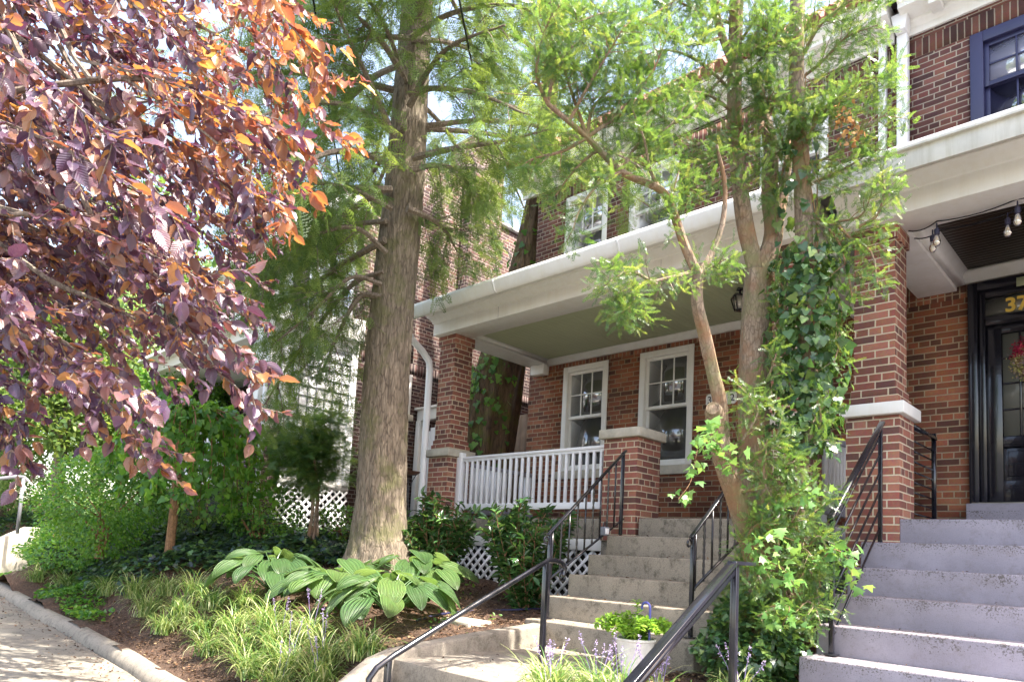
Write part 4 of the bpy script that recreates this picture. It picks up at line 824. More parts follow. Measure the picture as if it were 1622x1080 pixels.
for p, r0, r1 in stems: b.tube(p, np.linspace(r0, r1, len(p)), 20, disp=lambda a, L: 1+.07*math.sin(3*a+2*L)+.05*math.sin(5*a-3.1*L)+.03*math.sin(9*a+9*L))
b.tube([P(1134, 668, 4.9), P(1131, 652, 4.86), P(1129, 646, 4.80)], [.068, .066, .045], 14)
b.build('trunk', M['bark_yew'], t, smooth=True)
ylim = [  # foliage limbs
    [(868, 165, 4.4), (880, 110, 4.4), (920, 60, 4.4), (960, 20, 4.4)], [(985, 272, 4.6), (1010, 230, 4.6), (1060, 200, 4.6), (1090, 160, 4.6)], [(930, 218, 4.5), (940, 170, 4.5), (980, 130, 4.5), (1020, 80, 4.5)], [(1164, 20, 5.0), (1100, -10, 4.8), (1040, 20, 4.6), (980, 60, 4.5)],
    [(930, 218, 4.5), (900, 130, 4.5), (880, 60, 4.5)], [(1164, 150, 5.1), (1110, 100, 4.9), (1050, 80, 4.7), (980, 110, 4.6)], [(1164, 40, 5.1), (1110, 20, 4.9), (1050, -10, 4.7)], [(1164, 130, 5.1), (1200, 100, 4.9), (1230, 60, 4.8)],
    [(985, 272, 4.6), (950, 240, 4.6), (910, 270, 4.6), (880, 310, 4.6)], [(1222, 240, 5.2), (1200, 270, 5.0), (1180, 300, 4.9)], [(1264, 160, 5.0), (1230, 170, 4.9), (1205, 150, 4.85)], [(1270, 240, 5.0), (1290, 200, 4.9), (1330, 150, 4.8)],
    [(1164, 100, 5.1), (1080, 190, 4.8), (1040, 180, 4.7), (1010, 150, 4.6)], [(1200, 620, 5.1), (1215, 600, 4.9), (1230, 560, 4.85)], [(1258, 860, 5.1), (1230, 800, 4.8), (1210, 760, 4.75), (1215, 700, 4.75)],
    [(1262, 760, 5.1), (1290, 700, 4.9), (1300, 660, 4.85), (1290, 620, 4.85)], [(1255, 940, 5.1), (1230, 960, 4.8), (1200, 975, 4.6)], [(1262, 900, 5.1), (1272, 870, 4.85), (1290, 890, 4.75), (1300, 930, 4.7)], [(1190, 900, 5.0), (1180, 860, 4.8), (1200, 830, 4.7), (1230, 830, 4.65)],
    [(1046, 300, 4.66), (1030, 270, 4.6), (1020, 220, 4.5), (1000, 170, 4.4)], [(985, 272, 4.6), (950, 290, 4.5), (920, 330, 4.45), (905, 370, 4.4)], [(930, 218, 4.5), (890, 240, 4.5), (850, 250, 4.5), (830, 260, 4.5)],
    [(1080, 370, 4.75), (1072, 350, 4.7), (1066, 310, 4.7), (1075, 270, 4.7)], [(1100, 430, 4.78), (1060, 440, 4.6), (1010, 452, 4.5), (975, 465, 4.4)],
    [(1040, 450, 4.5), (1000, 430, 4.45), (975, 440, 4.4), (955, 455, 4.35)], [(1010, 455, 4.5), (1000, 480, 4.45), (985, 495, 4.4)], [(1107, 440, 4.8), (1125, 425, 4.75), (1150, 410, 4.7)],
    [(868, 165, 4.4), (850, 120, 4.3), (860, 60, 4.2), (880, 10, 4.1)], [(900, 195, 4.45), (930, 140, 4.4), (960, 90, 4.3), (990, 40, 4.2)], [(930, 218, 4.5), (980, 180, 4.45), (1030, 120, 4.4), (1060, 50, 4.3)],
    [(1145, 60, 5.05), (1090, 70, 4.8), (1030, 40, 4.6), (970, 20, 4.4), (900, 40, 4.2)], [(1130, 0, 5), (1080, -20, 4.8), (1010, -30, 4.6), (930, -20, 4.4)], [(1164, 180, 5.1), (1120, 150, 4.9), (1070, 150, 4.7), (1010, 190, 4.5)],
    [(1164, 200, 5.1), (1100, 230, 4.9), (1050, 220, 4.8), (1000, 240, 4.7)], [(1170, 260, 5.1), (1130, 290, 4.9), (1100, 300, 4.8), (1085, 330, 4.75)], [(1164, 80, 5.1), (1190, 40, 5.0), (1210, 10, 4.9)],
    [(1212, 190, 5.2), (1190, 220, 5.0), (1165, 240, 4.9), (1120, 260, 4.8)], [(1220, 250, 5.2), (1240, 230, 5.0), (1225, 180, 4.9), (1235, 130, 4.8)], [(1252, 220, 5.3), (1240, 270, 5.1), (1225, 330, 5.0)],
    [(1262, 130, 5.2), (1300, 100, 5.0), (1340, 60, 4.9), (1390, 40, 4.8)], [(1264, 200, 5.0), (1310, 180, 4.9), (1360, 130, 4.8), (1410, 120, 4.7)], [(1265, 100, 5.0), (1300, 40, 4.9), (1350, 0, 4.8), (1400, -20, 4.7)],
    [(1268, 260, 5.0), (1310, 250, 4.9), (1360, 210, 4.8), (1405, 180, 4.7)], [(1270, 300, 5.0), (1310, 280, 4.9), (1350, 260, 4.85), (1395, 230, 4.8)], [(1262, 90, 5.0), (1230, 60, 4.9), (1200, 40, 4.8)],
    [(1272, 340, 5.0), (1320, 350, 4.9), (1365, 340, 4.8), (1385, 290, 4.7)], [(1320, 350, 4.9), (1350, 380, 4.8), (1380, 400, 4.75), (1390, 450, 4.7)], [(1272, 340, 5.0), (1320, 370, 4.85), (1340, 420, 4.8), (1350, 470, 4.75)],
    [(1360, 360, 4.8), (1390, 340, 4.75), (1400, 300, 4.7), (1395, 260, 4.7)], [(1278, 520, 5.0), (1310, 500, 4.9), (1330, 530, 4.85), (1320, 580, 4.8)], 
    [(1203, 430, 5.2), (1230, 440, 5.0), (1245, 480, 4.95), (1225, 520, 4.95)],  
    [(1150, 730, 4.95), (1180, 690, 4.8), (1200, 650, 4.75), (1180, 620, 4.7)], [(1160, 760, 4.95), (1200, 720, 4.8), (1230, 690, 4.75), (1240, 650, 4.75)], [(1165, 780, 4.95), (1210, 770, 4.8), (1240, 740, 4.75), (1262, 730, 4.7)],
    [(1200, 880, 5.1), (1225, 850, 4.9), (1250, 830, 4.8), (1275, 790, 4.8)],  [(1185, 850, 5.0), (1215, 820, 4.8), (1245, 800, 4.75), (1270, 770, 4.7)],
    [(1262, 900, 5.1), (1285, 860, 4.85), (1300, 850, 4.8), (1312, 880, 4.75)], [(1255, 930, 5.1), (1275, 900, 4.9), (1290, 920, 4.8), (1298, 960, 4.7)], [(1250, 940, 5.1), (1240, 900, 4.8), (1210, 900, 4.7), (1195, 930, 4.6)],
    [(1262, 860, 5.2), (1278, 830, 4.95), (1290, 810, 4.9), (1298, 780, 4.9)], [(1240, 960, 5.1), (1270, 950, 4.75), (1290, 960, 4.6), (1300, 990, 4.55)]]
YL = [limb_px(q) for q in ylim]; Y2 = []
for p in YL: lowp = p[:, 2].mean() < 2.9; Y2 += offshoots(p, 9 if lowp else 17, .22 if lowp else .30, 55, .1, .06, planar=.1, k=4)
Y3 = []
for p in Y2: Y3 += offshoots(p, 4, .13, 55, 0, .15, planar=.1, k=3)
wood('branches', M['bark_yew'], t, [(p, .013, .004) for p in YL]+[(p, .0035, .0015) for p in Y2])
conifer_foliage('needles', M['yew'], t, Y2+Y3+[p[3:] for p in YL], YEW, .028, .082, 50, .9, -.1, .8, .015)
p, d = sites([limb_px([(1330, 170, 4.7), (1345, 200, 4.68), (1352, 225, 4.66)])], .004)
foliage('brown_cluster', M['dead'], t, BOX, p+rng.normal(0, .035, p.shape), ups(len(p), .5, (0, 0, -1)), ups(len(p), .8), rng.uniform(.025, .05, len(p)))
# ivy climbing the right stem
t = thing('climbing_ivy', 'glossy heart-leaved ivy wrapped thickly round the right stem of the yew', 'vine', (-1.95, 4.9, -.8)); pos = []; nrm = []
for k in range(1500):
    tt = rng.uniform(.27, .56) if rng.random() < .85 else rng.uniform(.1, .72); q, d = lerp_path(stems[9][0], tt); a = rng.uniform(0, 6.28); v = _n(np.cross(d, (math.cos(a), math.sin(a), .1))); L_ = (.07+.16*rng.random()**1.4)*math.sin(min(1, max(0, (tt-.05)/.75))*3.1)+.05
    pos.append(q+v*L_+rng.normal(0, .025, 3)); nrm.append(v)
pos = np.array(pos); nrm = np.array(nrm); foliage('leaves', M['ivy'], t, IVY, pos, _n(np.array([0, 0, -1])+rng.normal(0, .45, pos.shape)+nrm*.3), _n(nrm+rng.normal(0, .35, pos.shape)), rng.uniform(.035, .085, len(pos)))
wood('vine_stems', M['bark_tan'], t, [(cr([lerp_path(stems[9][0], q)[0]+rng.normal(0, .05, 3) for q in np.linspace(.1, .85, 7)]), .007, .003) for _ in range(4)])
t = thing('wild_vine', 'pale green lobed-leaf vine sprawling around the foot of the yew', 'vine', (-2.4, 4.6, -.8)); vp = [limb_px(q) for q in (
    [(1170, 760, 4.8), (1140, 720, 4.6), (1110, 700, 4.5), (1095, 760, 4.45), (1075, 790, 4.4)], [(1150, 720, 4.7), (1130, 690, 4.55), (1115, 680, 4.5)], [(1200, 900, 4.8), (1190, 870, 4.6), (1230, 850, 4.5), (1270, 860, 4.45)],
    [(1190, 900, 4.7), (1210, 890, 4.5), (1240, 900, 4.45), (1260, 930, 4.4)], [(1290, 900, 4.7), (1320, 870, 4.6), (1345, 890, 4.6), (1350, 930, 4.6)], [(1220, 960, 4.6), (1250, 960, 4.45), (1240, 990, 4.4)], [(1230, 840, 4.8), (1240, 800, 4.7), (1265, 780, 4.65), (1290, 760, 4.6)])]
wood('vine_stems', M['bark_tan'], t, [(p, .004, .002) for p in vp]); p, d = sites(vp+sum([offshoots(q, 5, .12, 60, .2, k=3) for q in vp], []), .026)
foliage('leaves', M['maple'], t, MAPLE, p+rng.normal(0, .035, p.shape), side_dirs(d, 60, .5, .4), ups(len(p), .6, (0, -.6, .8)), rng.uniform(.035, .08, len(p)))

# ------------------------------------------------------------------ purple beech reaching in from the left
t = thing('purple_beech', 'purple-leaved beech whose copper and plum branches fill the upper left', 'tree', (-4.6, -.4, -1.45))
trunk = cr([(-4.6, -.4, -1.5), (-4.62, -.38, -.2), (-4.7, -.3, 1.2), (-4.75, -.2, 2.6), (-4.7, -.1, 4.2), (-4.6, 0, 6)], 5); BL = []
def vmax(u): return float(np.interp(u, [-50, 0, 70, 120, 200, 250, 300, 420, 445, 500, 560], [640, 700, 710, 610, 650, 720, 640, 600, 420, 330, 250]))
tips = [(532, 135, 3.0), (550, 240, 4.3), (452, 12, 2.6), (430, 335, 3.2), (405, 605, 2.9), (300, 365, 2.5), (255, 745, 3.0), (55, 735, 2.9), (420, 655, 3.1), (150, 650, 3.0), (240, 640, 2.6), (330, 560, 3.6), (475, 300, 5.0), (360, 470, 2.7), (30, 470, 2.2), (200, 250, 2.3), (380, 130, 3.6)]
for i in range(118):
    u = -20+530*rng.random()**1.35; v = rng.uniform(0, 1)**.62*vmax(u); tips.append((u, v, rng.uniform(2.8, 6.8)))
for (u, v, d) in tips:
    l = rng.uniform(300, 420); a = R_(rng.uniform(18, 42)); s0 = (u-l*math.cos(a), v-l*math.sin(a)-20); m1 = (u-l*.55*math.cos(a), v-l*.6*math.sin(a)-25); m2 = (u-l*.22*math.cos(a), v-l*.27*math.sin(a)-14)
    p = cr([P(s0[0], s0[1], d*1.06), P(*m1, d*1.03), P(*m2, d), P(u, v, d)], 5); BL.append(p)
B2 = []
for p in BL: B2 += offshoots(p, 14, .34, 42, .25, .02, planar=.5, k=4)
Bc = []
for p in BL: o, _ = lerp_path(trunk, rng.uniform(.35, .9)); Bc.append(cr([o, (o+p[0])/2+(0, 0, .25), p[0], p[2]], 4))
wood('limbs', M['bark_smooth'], t, [(trunk, .2, .12)]+[(p, .018, .009) for p in Bc]+[(p, .009, .002) for p in BL]+[(p, .0028, .0012) for p in B2])
def warm(q): c_ = RM @ q[-1]; u_ = CX+FPX*c_[0]/c_[2]; v_ = CY+FPX*c_[1]/c_[2]; return u_-.55*v_ > 300+100*math.sin(q[0][2]*9)  # picks the upper-right twigs that carry the painted backlight
for nm, mm, grp in (('leaves', 'beech', [q for q in B2+[q[2:] for q in BL] if not warm(q)]), ('backlit_orange_leaves', 'beech_backlit', [q for q in B2+[q[2:] for q in BL] if warm(q)])):
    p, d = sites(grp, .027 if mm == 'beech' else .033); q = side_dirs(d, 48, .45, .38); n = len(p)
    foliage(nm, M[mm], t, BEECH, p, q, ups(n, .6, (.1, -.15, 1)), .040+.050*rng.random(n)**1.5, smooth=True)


# ------------------------------------------------------------------ leaning trunk in the gap
t = thing('leaning_tree', 'mossy ivy-covered trunk leaning against the corner of the brick porch house', 'tree', (-9.5, 9.1, .3))
lp = cr([P(748, 860, 12.2), P(757, 780, 12.2), P(773, 690, 12.2), P(790, 600, 12.2), P(815, 500, 12.3), P(836, 420, 12.4), P(852, 330, 12.5), P(862, 240, 12.6), P(872, 120, 12.7), P(890, -40, 12.9)], 10)
b = MB(); b.tube(lp, np.interp(np.linspace(0, 1, len(lp)), [0, .3, .55, .7, 1], [.52, .42, .28, .19, .12]), 60, disp=lambda a, L: 1+.06*abs(math.sin(4*a+.8*L))+.05*math.sin(9*a-1.2*L)+.03*math.sin(17*a+2*L))
b.build('trunk', M['bark_slant'], t); Ls2 = [cr([lerp_path(lp, .8)[0], P(880, 180, 12.2), P(850, 130, 11.5), P(800, 160, 11)], 5), cr([lerp_path(lp, .75)[0], P(830, 230, 12.3), P(800, 220, 12), P(770, 260, 11.8)], 5), cr([lerp_path(lp, .9)[0], P(820, 60, 12), P(760, 60, 11.5)], 5), cr([lerp_path(lp, .85)[0], P(840, 140, 13), P(800, 240, 13), P(830, 330, 13)], 5)]
wood('limbs', M['bark_slant'], t, [(p, .05, .015) for p in Ls2]); L2 = []
for p in Ls2: L2 += offshoots(p, 12, .9, 55, .7, .1, k=5)
conifer_foliage('needles', M['hem'], t, L2, HEM, .12, .22, 45, .4, .35)
pos = []; nrm = []
for k in range(420):
    tt = rng.uniform(.12, .62) if rng.random() < .3 else rng.uniform(.12, .36); q, d = lerp_path(lp, tt); r = np.interp(tt, [0, .3, .55, .7], [.52, .42, .28, .19]); a = rng.uniform(0, 6.28); v = _n(np.array([-math.sin(a)-.6, -abs(math.cos(a)), 0.1])); pos.append(q+v*(r+.02+.1*rng.random())); nrm.append(v)
foliage('ivy_leaves', M['box'], t, IVY, pos, _n(np.array([0, 0, -1])+rng.normal(0, .4, (len(pos), 3))), _n(np.array(nrm)), rng.uniform(.06, .13, len(pos)))

# ------------------------------------------------------------------ shrubs and small trees
def gpos(u, v):                                      # where the ray through a pixel meets the bank
    r = ray(u, v)
    for d in np.arange(2.5, 40, .05):
        q = r*d
        if q[2] < gz(q[0], q[1]): return q
    return r*12
def shell(c, rad, n, lumps=.18, inner=.55):
    v = _n(rng.normal(size=(n, 3))); f = 1+lumps*(np.sin(v[:, 0]*5+c[0])*np.sin(v[:, 1]*6+1)+np.sin(v[:, 2]*7+2)*.6); r = (inner+(1-inner)*rng.random(n)**.5)*f
    return np.array(c)+v*np.array(rad)*r[:, None], v
def bush(name, label, cat, c, rad, m, tm, n, size, down=.2, group=None, stem=True, lumps=.18, part='leaves', woodm='bark_tan', nst=7):
    g = c[2]-rad[2]*1.05; t = thing(name, label, cat, (c[0], c[1], g), group); p, v = shell(c, rad, n, lumps); k = p[:, 2] > g-.02; p, v = p[k], v[k]
    foliage(part, m, t, tm, p, _n(v+rng.normal(0, .6, v.shape)-np.array([0, 0, down])), _n(v+np.array([0, 0, .8])+rng.normal(0, .4, v.shape)), size*rng.uniform(.65, 1.25, len(p)))
    if stem: wood('stems', M[woodm], t, [(cr([(c[0]+rng.normal(0, .04), c[1]+rng.normal(0, .04), g-.05), np.array([c[0], c[1], (g+c[2])/2])+rng.normal(0, .1, 3), np.array(c)+rng.normal(0, .35, 3)*rad], 3), .022, .008) for _ in range(nst)])
    return t
bush('shrub', 'rounded bright green small-leaved shrub at the left, beside the ivy bank', 'shrub', P(165, 795, 9.9), (.95, .75, .70), M['box'], BOX, 8500, .05)
bush('shrub', 'low sprawling yellow-green shrub at the far left edge above the sidewalk', 'shrub', (-13.2, 3.3, -.35), (1.6, .6, .45), M['box'], BOX, 7500, .055)
bush('shrub', 'dark green clipped shrub below the neighbouring brick pier', 'shrub', (-9.5, 4.75, .35), (.75, .5, .45), M['box'], BOX, 2600, .045)
bush('shrub', 'dark green shrub in front of the neighbouring porch railing', 'shrub', (-11.2, 4.5, .5), (1.0, .5, .55), M['yew'], BOX, 3000, .05)
bush('shrub', 'small bright bush beside the lattice and the trunk of the big conifer', 'shrub', (-8.9, 5.6, .18), (.4, .4, .38), M['box'], BOX, 1300, .05)
# weeping mulberry
t = thing('weeping_tree', 'small weeping tree with a straight brown trunk and curtain of heart-shaped leaves', 'tree', (-9.9, 3.75, -.2)); c = P(288, 672, 9.6); base = np.array([c[0], c[1], gz(c[0], c[1])-.05])
wood('trunk', M['bark_tan'], t, [(cr([base, base*.6+c*.4+(.02, 0, 0), c], 4), .062, .052)], 14); W = []
for k in range(64):
    a = rng.uniform(0, 6.28); R0 = rng.uniform(.45, 1.25); e = np.array([math.cos(a), math.sin(a), 0])
    if e[0]*.7-e[1]*.7 > .3 and rng.random() < .35: continue
    W.append(cr([c, c+e*R0*.4+(0, 0, .22), c+e*R0*.85+(0, 0, .02), c+e*R0+(0, 0, -.35), c+e*R0*1.05+(0, 0, -rng.uniform(.6, 1.3))], 4))
wood('branches', M['bark_tan'], t, [(p, .014, .003) for p in W]); p, d = sites(W+sum([offshoots(q, 4, .25, 50, .5, k=3) for q in W], []), .032); k = p[:, 2] > ground(p[:, 0], p[:, 1])+.05; p, d = p[k], d[k]
foliage('leaves', M['mulb'], t, IVY, p+rng.normal(0, .03, p.shape), side_dirs(d, 45, .5, .5), ups(len(p), .5, (.2, -.6, .8)), rng.uniform(.06, .12, len(p)))
# small conifer by the neighbour's porch
t = thing('small_conifer', 'small dark conifer with thin reddish stems in front of the neighbouring white lattice', 'tree', (-8.6, 5.1, .05)); c = P(505, 720, 9.7); g = gz(c[0], c[1]); S = []
for k in range(5): S.append(cr([(c[0]+rng.normal(0, .08), c[1]+rng.normal(0, .08), g-.05), np.array([c[0]+rng.normal(0, .08), c[1]+rng.normal(0, .08), (g+c[2])/2]), c+rng.normal(0, .12, 3), c+rng.normal(0, .3, 3)+(0, 0, .35)], 4))
wood('stems', M['bark_yew'], t, [(p, .024, .008) for p in S], 8); L2 = []
for p in S: L2 += offshoots(p, 34, .85, 65, .25, .40, planar=.3, k=4)
conifer_foliage('needles', M['yew'], t, L2, HEM, .030, .17, 45, .5, .15, .4, .05)
bush('ground_plant', 'low leafy growth at the foot of the yew between the two stairs', 'plant', (-2.30, 4.9, -.58), (.34, .42, .36), M['ivy'], IVY, 2400, .05)
bush('ground_plant', 'dark evergreen sprigs filling the gap beside the lavender stairs', 'plant', (-2.30, 5.2, -.25), (.30, .45, .50), M['yew'], YEW, 2400, .085)
# pair of laurels against the lattice
def laurel(label, x, y, h, rx, n):
    g = gz(x, y); t = thing('laurel_shrub', label, 'shrub', (x, y, g), 'laurel shrubs planted in front of the white lattice'); S = []
    for k in range(n): a = rng.uniform(0, 6.28); r = rx*math.sqrt(rng.random()); hh = h*rng.uniform(.7, 1.05)*(1-.25*r/rx); S.append(cr([(x+rng.normal(0, .06), y+rng.normal(0, .06), g-.03), (x+.6*r*math.cos(a), y+.6*r*math.sin(a)*.8, g+hh*.45), (x+r*math.cos(a), y+r*math.sin(a)*.8, g+hh)], 4))
    S += sum([offshoots(q, 3, .3, 40, -.4, .25, k=4) for q in S], []); wood('stems', M['box_stem'] if 'box_stem' in M else M['bark_tan'], t, [(p, .009, .004) for p in S]); p, d = sites(S, .026)
    foliage('leaves', M['laurel'], t, LAUREL, p, side_dirs(d, 62, .7, .12), ups(len(p), .4), rng.uniform(.085, .15, len(p)), smooth=True)
laurel('left laurel shrub with long glossy leaves between the conifer trunk and bare lattice', -6.62, 5.50, 1.08, .60, 46)
laurel('right laurel shrub with long glossy leaves beside the grey stairs', -5.15, 5.60, 1.25, .55, 44)

# ------------------------------------------------------------------ hostas
def t_hosta(nx=22, ny=12):
    v = []; f = []; uvs = []
    for i in range(ny+1):
        y = i/ny; hw = .40*math.sin(math.pi*min(1, (y+.10)/1.10)**.80)**.75 if 0 < i < ny else (.14 if i == 0 else 0)
        for j in range(nx+1):
            s = j/nx*2-1; back = .16*(1-y)**3*abs(s)
            v.append((s*hw, y-back, -.38*y*y+.10*y+.16*abs(s)*hw*2-.25*s*s*hw+(.013 if j % 2 else -.010)*(1 if 0 < i < ny else 0))); uvs.append((s, y))
    for i in range(ny):
        for j in range(nx): a = i*(nx+1)+j; f.append([a, a+1, a+nx+2, a+nx+1])
    return np.array(v), f, np.array(uvs)
HOSTA = t_hosta()
def hosta(label, x, y, n, sz):
    g = gz(x, y); t = thing('hosta', label, 'plant', (x, y, g), 'large-leaved hostas on the bank'); ps, fs, st_ = [], [], []
    for k in range(n):
        a = 2.399*k+rng.normal(0, .2); r = .08+.46*math.sqrt((k+.5)/n)*rng.uniform(.8, 1.1); h = (.46-.50*(r-.1))*rng.uniform(.8, 1.15); e = np.array([math.cos(a), math.sin(a), 0]); q = np.array([x, y, g])+e*r*1.0+(0, 0, h)
        ps.append(q); fs.append(_n(e+(0, 0, rng.uniform(-.5, .25)-r*.6))); st_.append((cr([(x, y, g), (x+e[0]*r*.4, y+e[1]*r*.4, g+h*.7), q], 3), .008, .005))
    wood('petioles', M['hosta'], t, st_); foliage('leaves', M['hosta'], t, HOSTA, ps, fs, ups(n, .18), sz*rng.uniform(.75, 1.15, n), smooth=False)
for lb, px, n, sz in (('hosta nearest the entry path, big ribbed leaves in full sun', (605, 985), 32, .30), ('middle hosta clump in front of the conifer trunk', (520, 968), 32, .32), ('hosta clump at the left end of the row beside the ivy', (415, 945), 30, .31), ('hosta behind the nearest one, right of the conifer trunk base', (640, 945), 22, .28)):
    q = gpos(*px); hosta(lb, q[0], q[1]+.1, n, sz)
# ------------------------------------------------------------------ liriope
def blades(ps, name, par, m, n, L, wd=.009):
    V, loops, tot, UV, rnd = [], [], [], [], []; k = 6
    x, y, g = ps
    for i in range(n):
        a = rng.uniform(0, 6.28); l = L*rng.uniform(.6, 1.15); lean = rng.uniform(.45, 1.15); e = np.array([math.cos(a), math.sin(a)]); sx = np.array([-e[1], e[0]]); o = np.array([x, y])+rng.normal(0, .05, 2); r_ = rng.random(); base = len(V); R, z = 0, g; th = R_(88-25*lean)
        for j in range(k+1):
            w_ = wd*(1-(j/k)**2.5)*.5+.0006; c = o+e*R
            V.append((c[0]+sx[0]*w_, c[1]+sx[1]*w_, z)); V.append((c[0]-sx[0]*w_, c[1]-sx[1]*w_, z)); R += l/k*math.cos(th); z += l/k*math.sin(th); th -= lean*R_(150)/k*(.6+j/k)
        for j in range(k): q = base+2*j; loops += [q, q+1, q+3, q+2]; tot.append(4); UV += [(0, 0)]*4
        rnd += [r_]*(2*k+2)
    return _mk(name, V, loops, tot, UV, m, par, True, rnd)
def liriope(label, x, y, g, L=.34, n=90, fl=4, group='liriope clumps edging the planted bank'):
    t = thing('liriope_clump', label, 'plant', (x, y, g), group); blades((x, y, g), 'blades', t, M['lirio'], n, L)
    if fl:
        pp, ff = [], []; sm = []
        for k in range(fl):
            a = rng.uniform(0, 6.28); e = np.array([x+.16*math.cos(a)*rng.random(), y+.16*math.sin(a)*rng.random(), g+L*rng.uniform(.75, 1.05)]); o = np.array([x, y, g]); sm.append((np.array([o, (o+e)/2+(0, 0, .03), e]), .0025, .002))
            pp, ff = [], []
            for q in range(34): f = rng.random(); pp.append(e+_n(e-o)*(f-.5)*.10+rng.normal(0, .004+.003*(1-f), 3)); ff.append(rng.normal(size=3))
            foliage('flower_spike', M['flower'], t, BOX, pp, ff, rng.normal(size=(len(pp), 3)), .011)
        wood('flower_stems', M['flower'], t, sm)
LP = [(170, 925), (215, 930), (262, 925), (310, 925), (232, 958), (285, 962), (338, 952), (388, 950), (262, 985), (318, 990), (372, 985), (425, 985), (330, 1020), (385, 1022), (440, 1012), (492, 1000), (395, 1055), (455, 1050), (510, 1040), (440, 1085), (505, 1080), (575, 1025), (60, 905), (105, 915)]
desc = ['beneath the ivy', 'under the ivy edge', 'on the upper bank', 'near the hosta end', 'midway down the bank', 'in the middle of the planted band', 'below the left hosta', 'tucked against the hosta', 'just above the bare mulch', 'on the mulch slope', 'in the centre of the sunny patch', 'under the hosta leaves', 'above the curved kerb', 'in the sunny lower row', 'with purple spikes in the sun', 'with purple spikes under the hosta', 'near the kerb at the bottom edge', 'in the bottom row with purple flowers', 'in the bottom row below the hosta', 'cut by the bottom edge of the picture', 'cut by the bottom edge beside the steps', 'under the nearest hosta beside the entry path', 'far left beside the shrub', 'far left above the kerb end']
for i, ((u, v), ds) in enumerate(zip(LP, desc)):
    q = gpos(u, v+20); liriope('arching striped grassy clump '+ds, q[0], q[1], gz(q[0], q[1]), .46*rng.uniform(.85, 1.1), 170, 2 if i in (14, 15, 17, 18, 19, 20) else 0)
for (x, y, ds, L, n, f) in ((-2.55, 3.42, 'pale green in front of the fern pot', .36, 150, 4), (-2.82, 3.30, 'left of the fern pot beside the iron post', .34, 140, 3), (-2.30, 3.30, 'crossed by the flat black handrail', .36, 150, 4), (-2.05, 3.30, 'right of the flat handrail with pink-lilac spikes', .33, 120, 5), (-2.62, 3.1, 'lowest, at the bottom edge centre', .34, 150, 3), (-2.05, 4.25, 'in the shade between the two stairs', .28, 50, 4), (-2.22, 4.5, 'dark and small at the foot of the yew', .26, 50, 3)):
    liriope('flowering grassy clump '+ds, x, y, -.82-max(0, 3-y)*.55, L, n, f, 'flowering liriope between the two stairs')

# ------------------------------------------------------------------ ivy bank, weeds, litter (uncountable)
def scatter(n, x0, x1, y0, y1, cond, hfun, bias=1.6):
    x = x1-(x1-x0)*rng.random(n)**bias; y = rng.uniform(y0, y1, n); k = cond(x, y); x, y = x[k], y[k]; return np.stack([x, y, ground(x, y)+hfun(x, y)*rng.random(len(x))**.5], 1)
edge = lambda x: np.interp(x, [-30, -14, -11.5, -10, -9.2, -8.6, -8.0, -7.4], [2.9, 2.95, 3.0, 3.1, 3.3, 3.9, 4.6, 5.2])
hf = lambda x, y: .13+.10*np.sin(x*2.3)*np.sin(y*2.9)+.06*np.sin(x*5.1+y*3)+.05
for nm, mm, n, sz in (('dark_ivy_ground_cover', 'ivyblue', 30000, (.05, .10)), ('ivy_ground_cover', 'ivy', 20000, (.04, .09))):
    p = scatter(n, -20, -6.7, 2.9, 6.4, lambda x, y: (y > edge(x)+.1*np.sin(x*6)) & ((x < -7.6) | (y < 5.6)) & ((x < -7.55) | (y > 5.35) | (np.hypot(x+6.9, y-4.9) > .42)), hf); m_ = len(p)
    tag(foliage(nm, M[mm], None, IVY, p, _n(rng.normal(size=(m_, 3))*(1, 1, .35)+(0, -.5, -.25)), ups(m_, .38, (0, -.25, 1)), rng.uniform(*sz, m_)), kind='stuff')
p = scatter(9000, -18, -8.5, 2.62, 3.6, lambda x, y: (x < -9.2) & (y < edge(x)+.3) & (np.sin(x*2.1)+np.sin(x*.9+y*4) > -.4), lambda x, y: .10+0*x, 1.3); m_ = len(p)
tag(foliage('green_weeds', M['box'], None, IVY, p, _n(rng.normal(size=(m_, 3))*(1, 1, .4)), ups(m_, .5), rng.uniform(.03, .07, m_)), kind='stuff')
p = np.concatenate([scatter(900, -7.8, -4.3, 3.2, 6.1, lambda x, y: (np.sin(x*9)*np.sin(y*7) > .45), lambda x, y: .05+0*x, 1)]); m_ = len(p)
tag(foliage('scattered_weeds', M['mulb'], None, LEAF, p, _n(rng.normal(size=(m_, 3))*(1, 1, .5)+(0, 0, .4)), ups(m_, .6), rng.uniform(.03, .06, m_)), kind='stuff')
def litter(n, x0, x1, y0, y1, zf, sz, nm, m='dead', cond=None):
    x = rng.uniform(x0, x1, n); y = rng.uniform(y0, y1, n)
    if cond is not None: k = cond(x, y); x, y = x[k], y[k]
    p = np.stack([x, y, zf(x, y)+.006+.01*rng.random(len(x))], 1); m_ = len(p)
    return tag(foliage(nm, M[m], None, LEAF, p, _n(rng.normal(size=(m_, 3))*(1, 1, .25)), ups(m_, .45), rng.uniform(*sz, m_)), kind='stuff')
M['chip'] = leafmat('bark_chip', [(0, (.035, .02, .014)), (.5, (.11, .06, .035)), (.8, (.20, .12, .07)), (1, (.40, .28, .17))], [(0, (.1, .05, .03)), (1, (.3, .2, .1))], .08, .8, .2)
litter(14000, -11, -4.3, 2.62, 6.2, lambda x, y: ground(x, y), (.015, .045), 'bark_mulch_chips', 'chip')
litter(4500, -2.86, -1.6, 2.7, 6.2, lambda x, y: np.where(y > 3, -.81, -.81-(3-y)*.55), (.015, .04), 'mulch_between_stairs', 'chip')
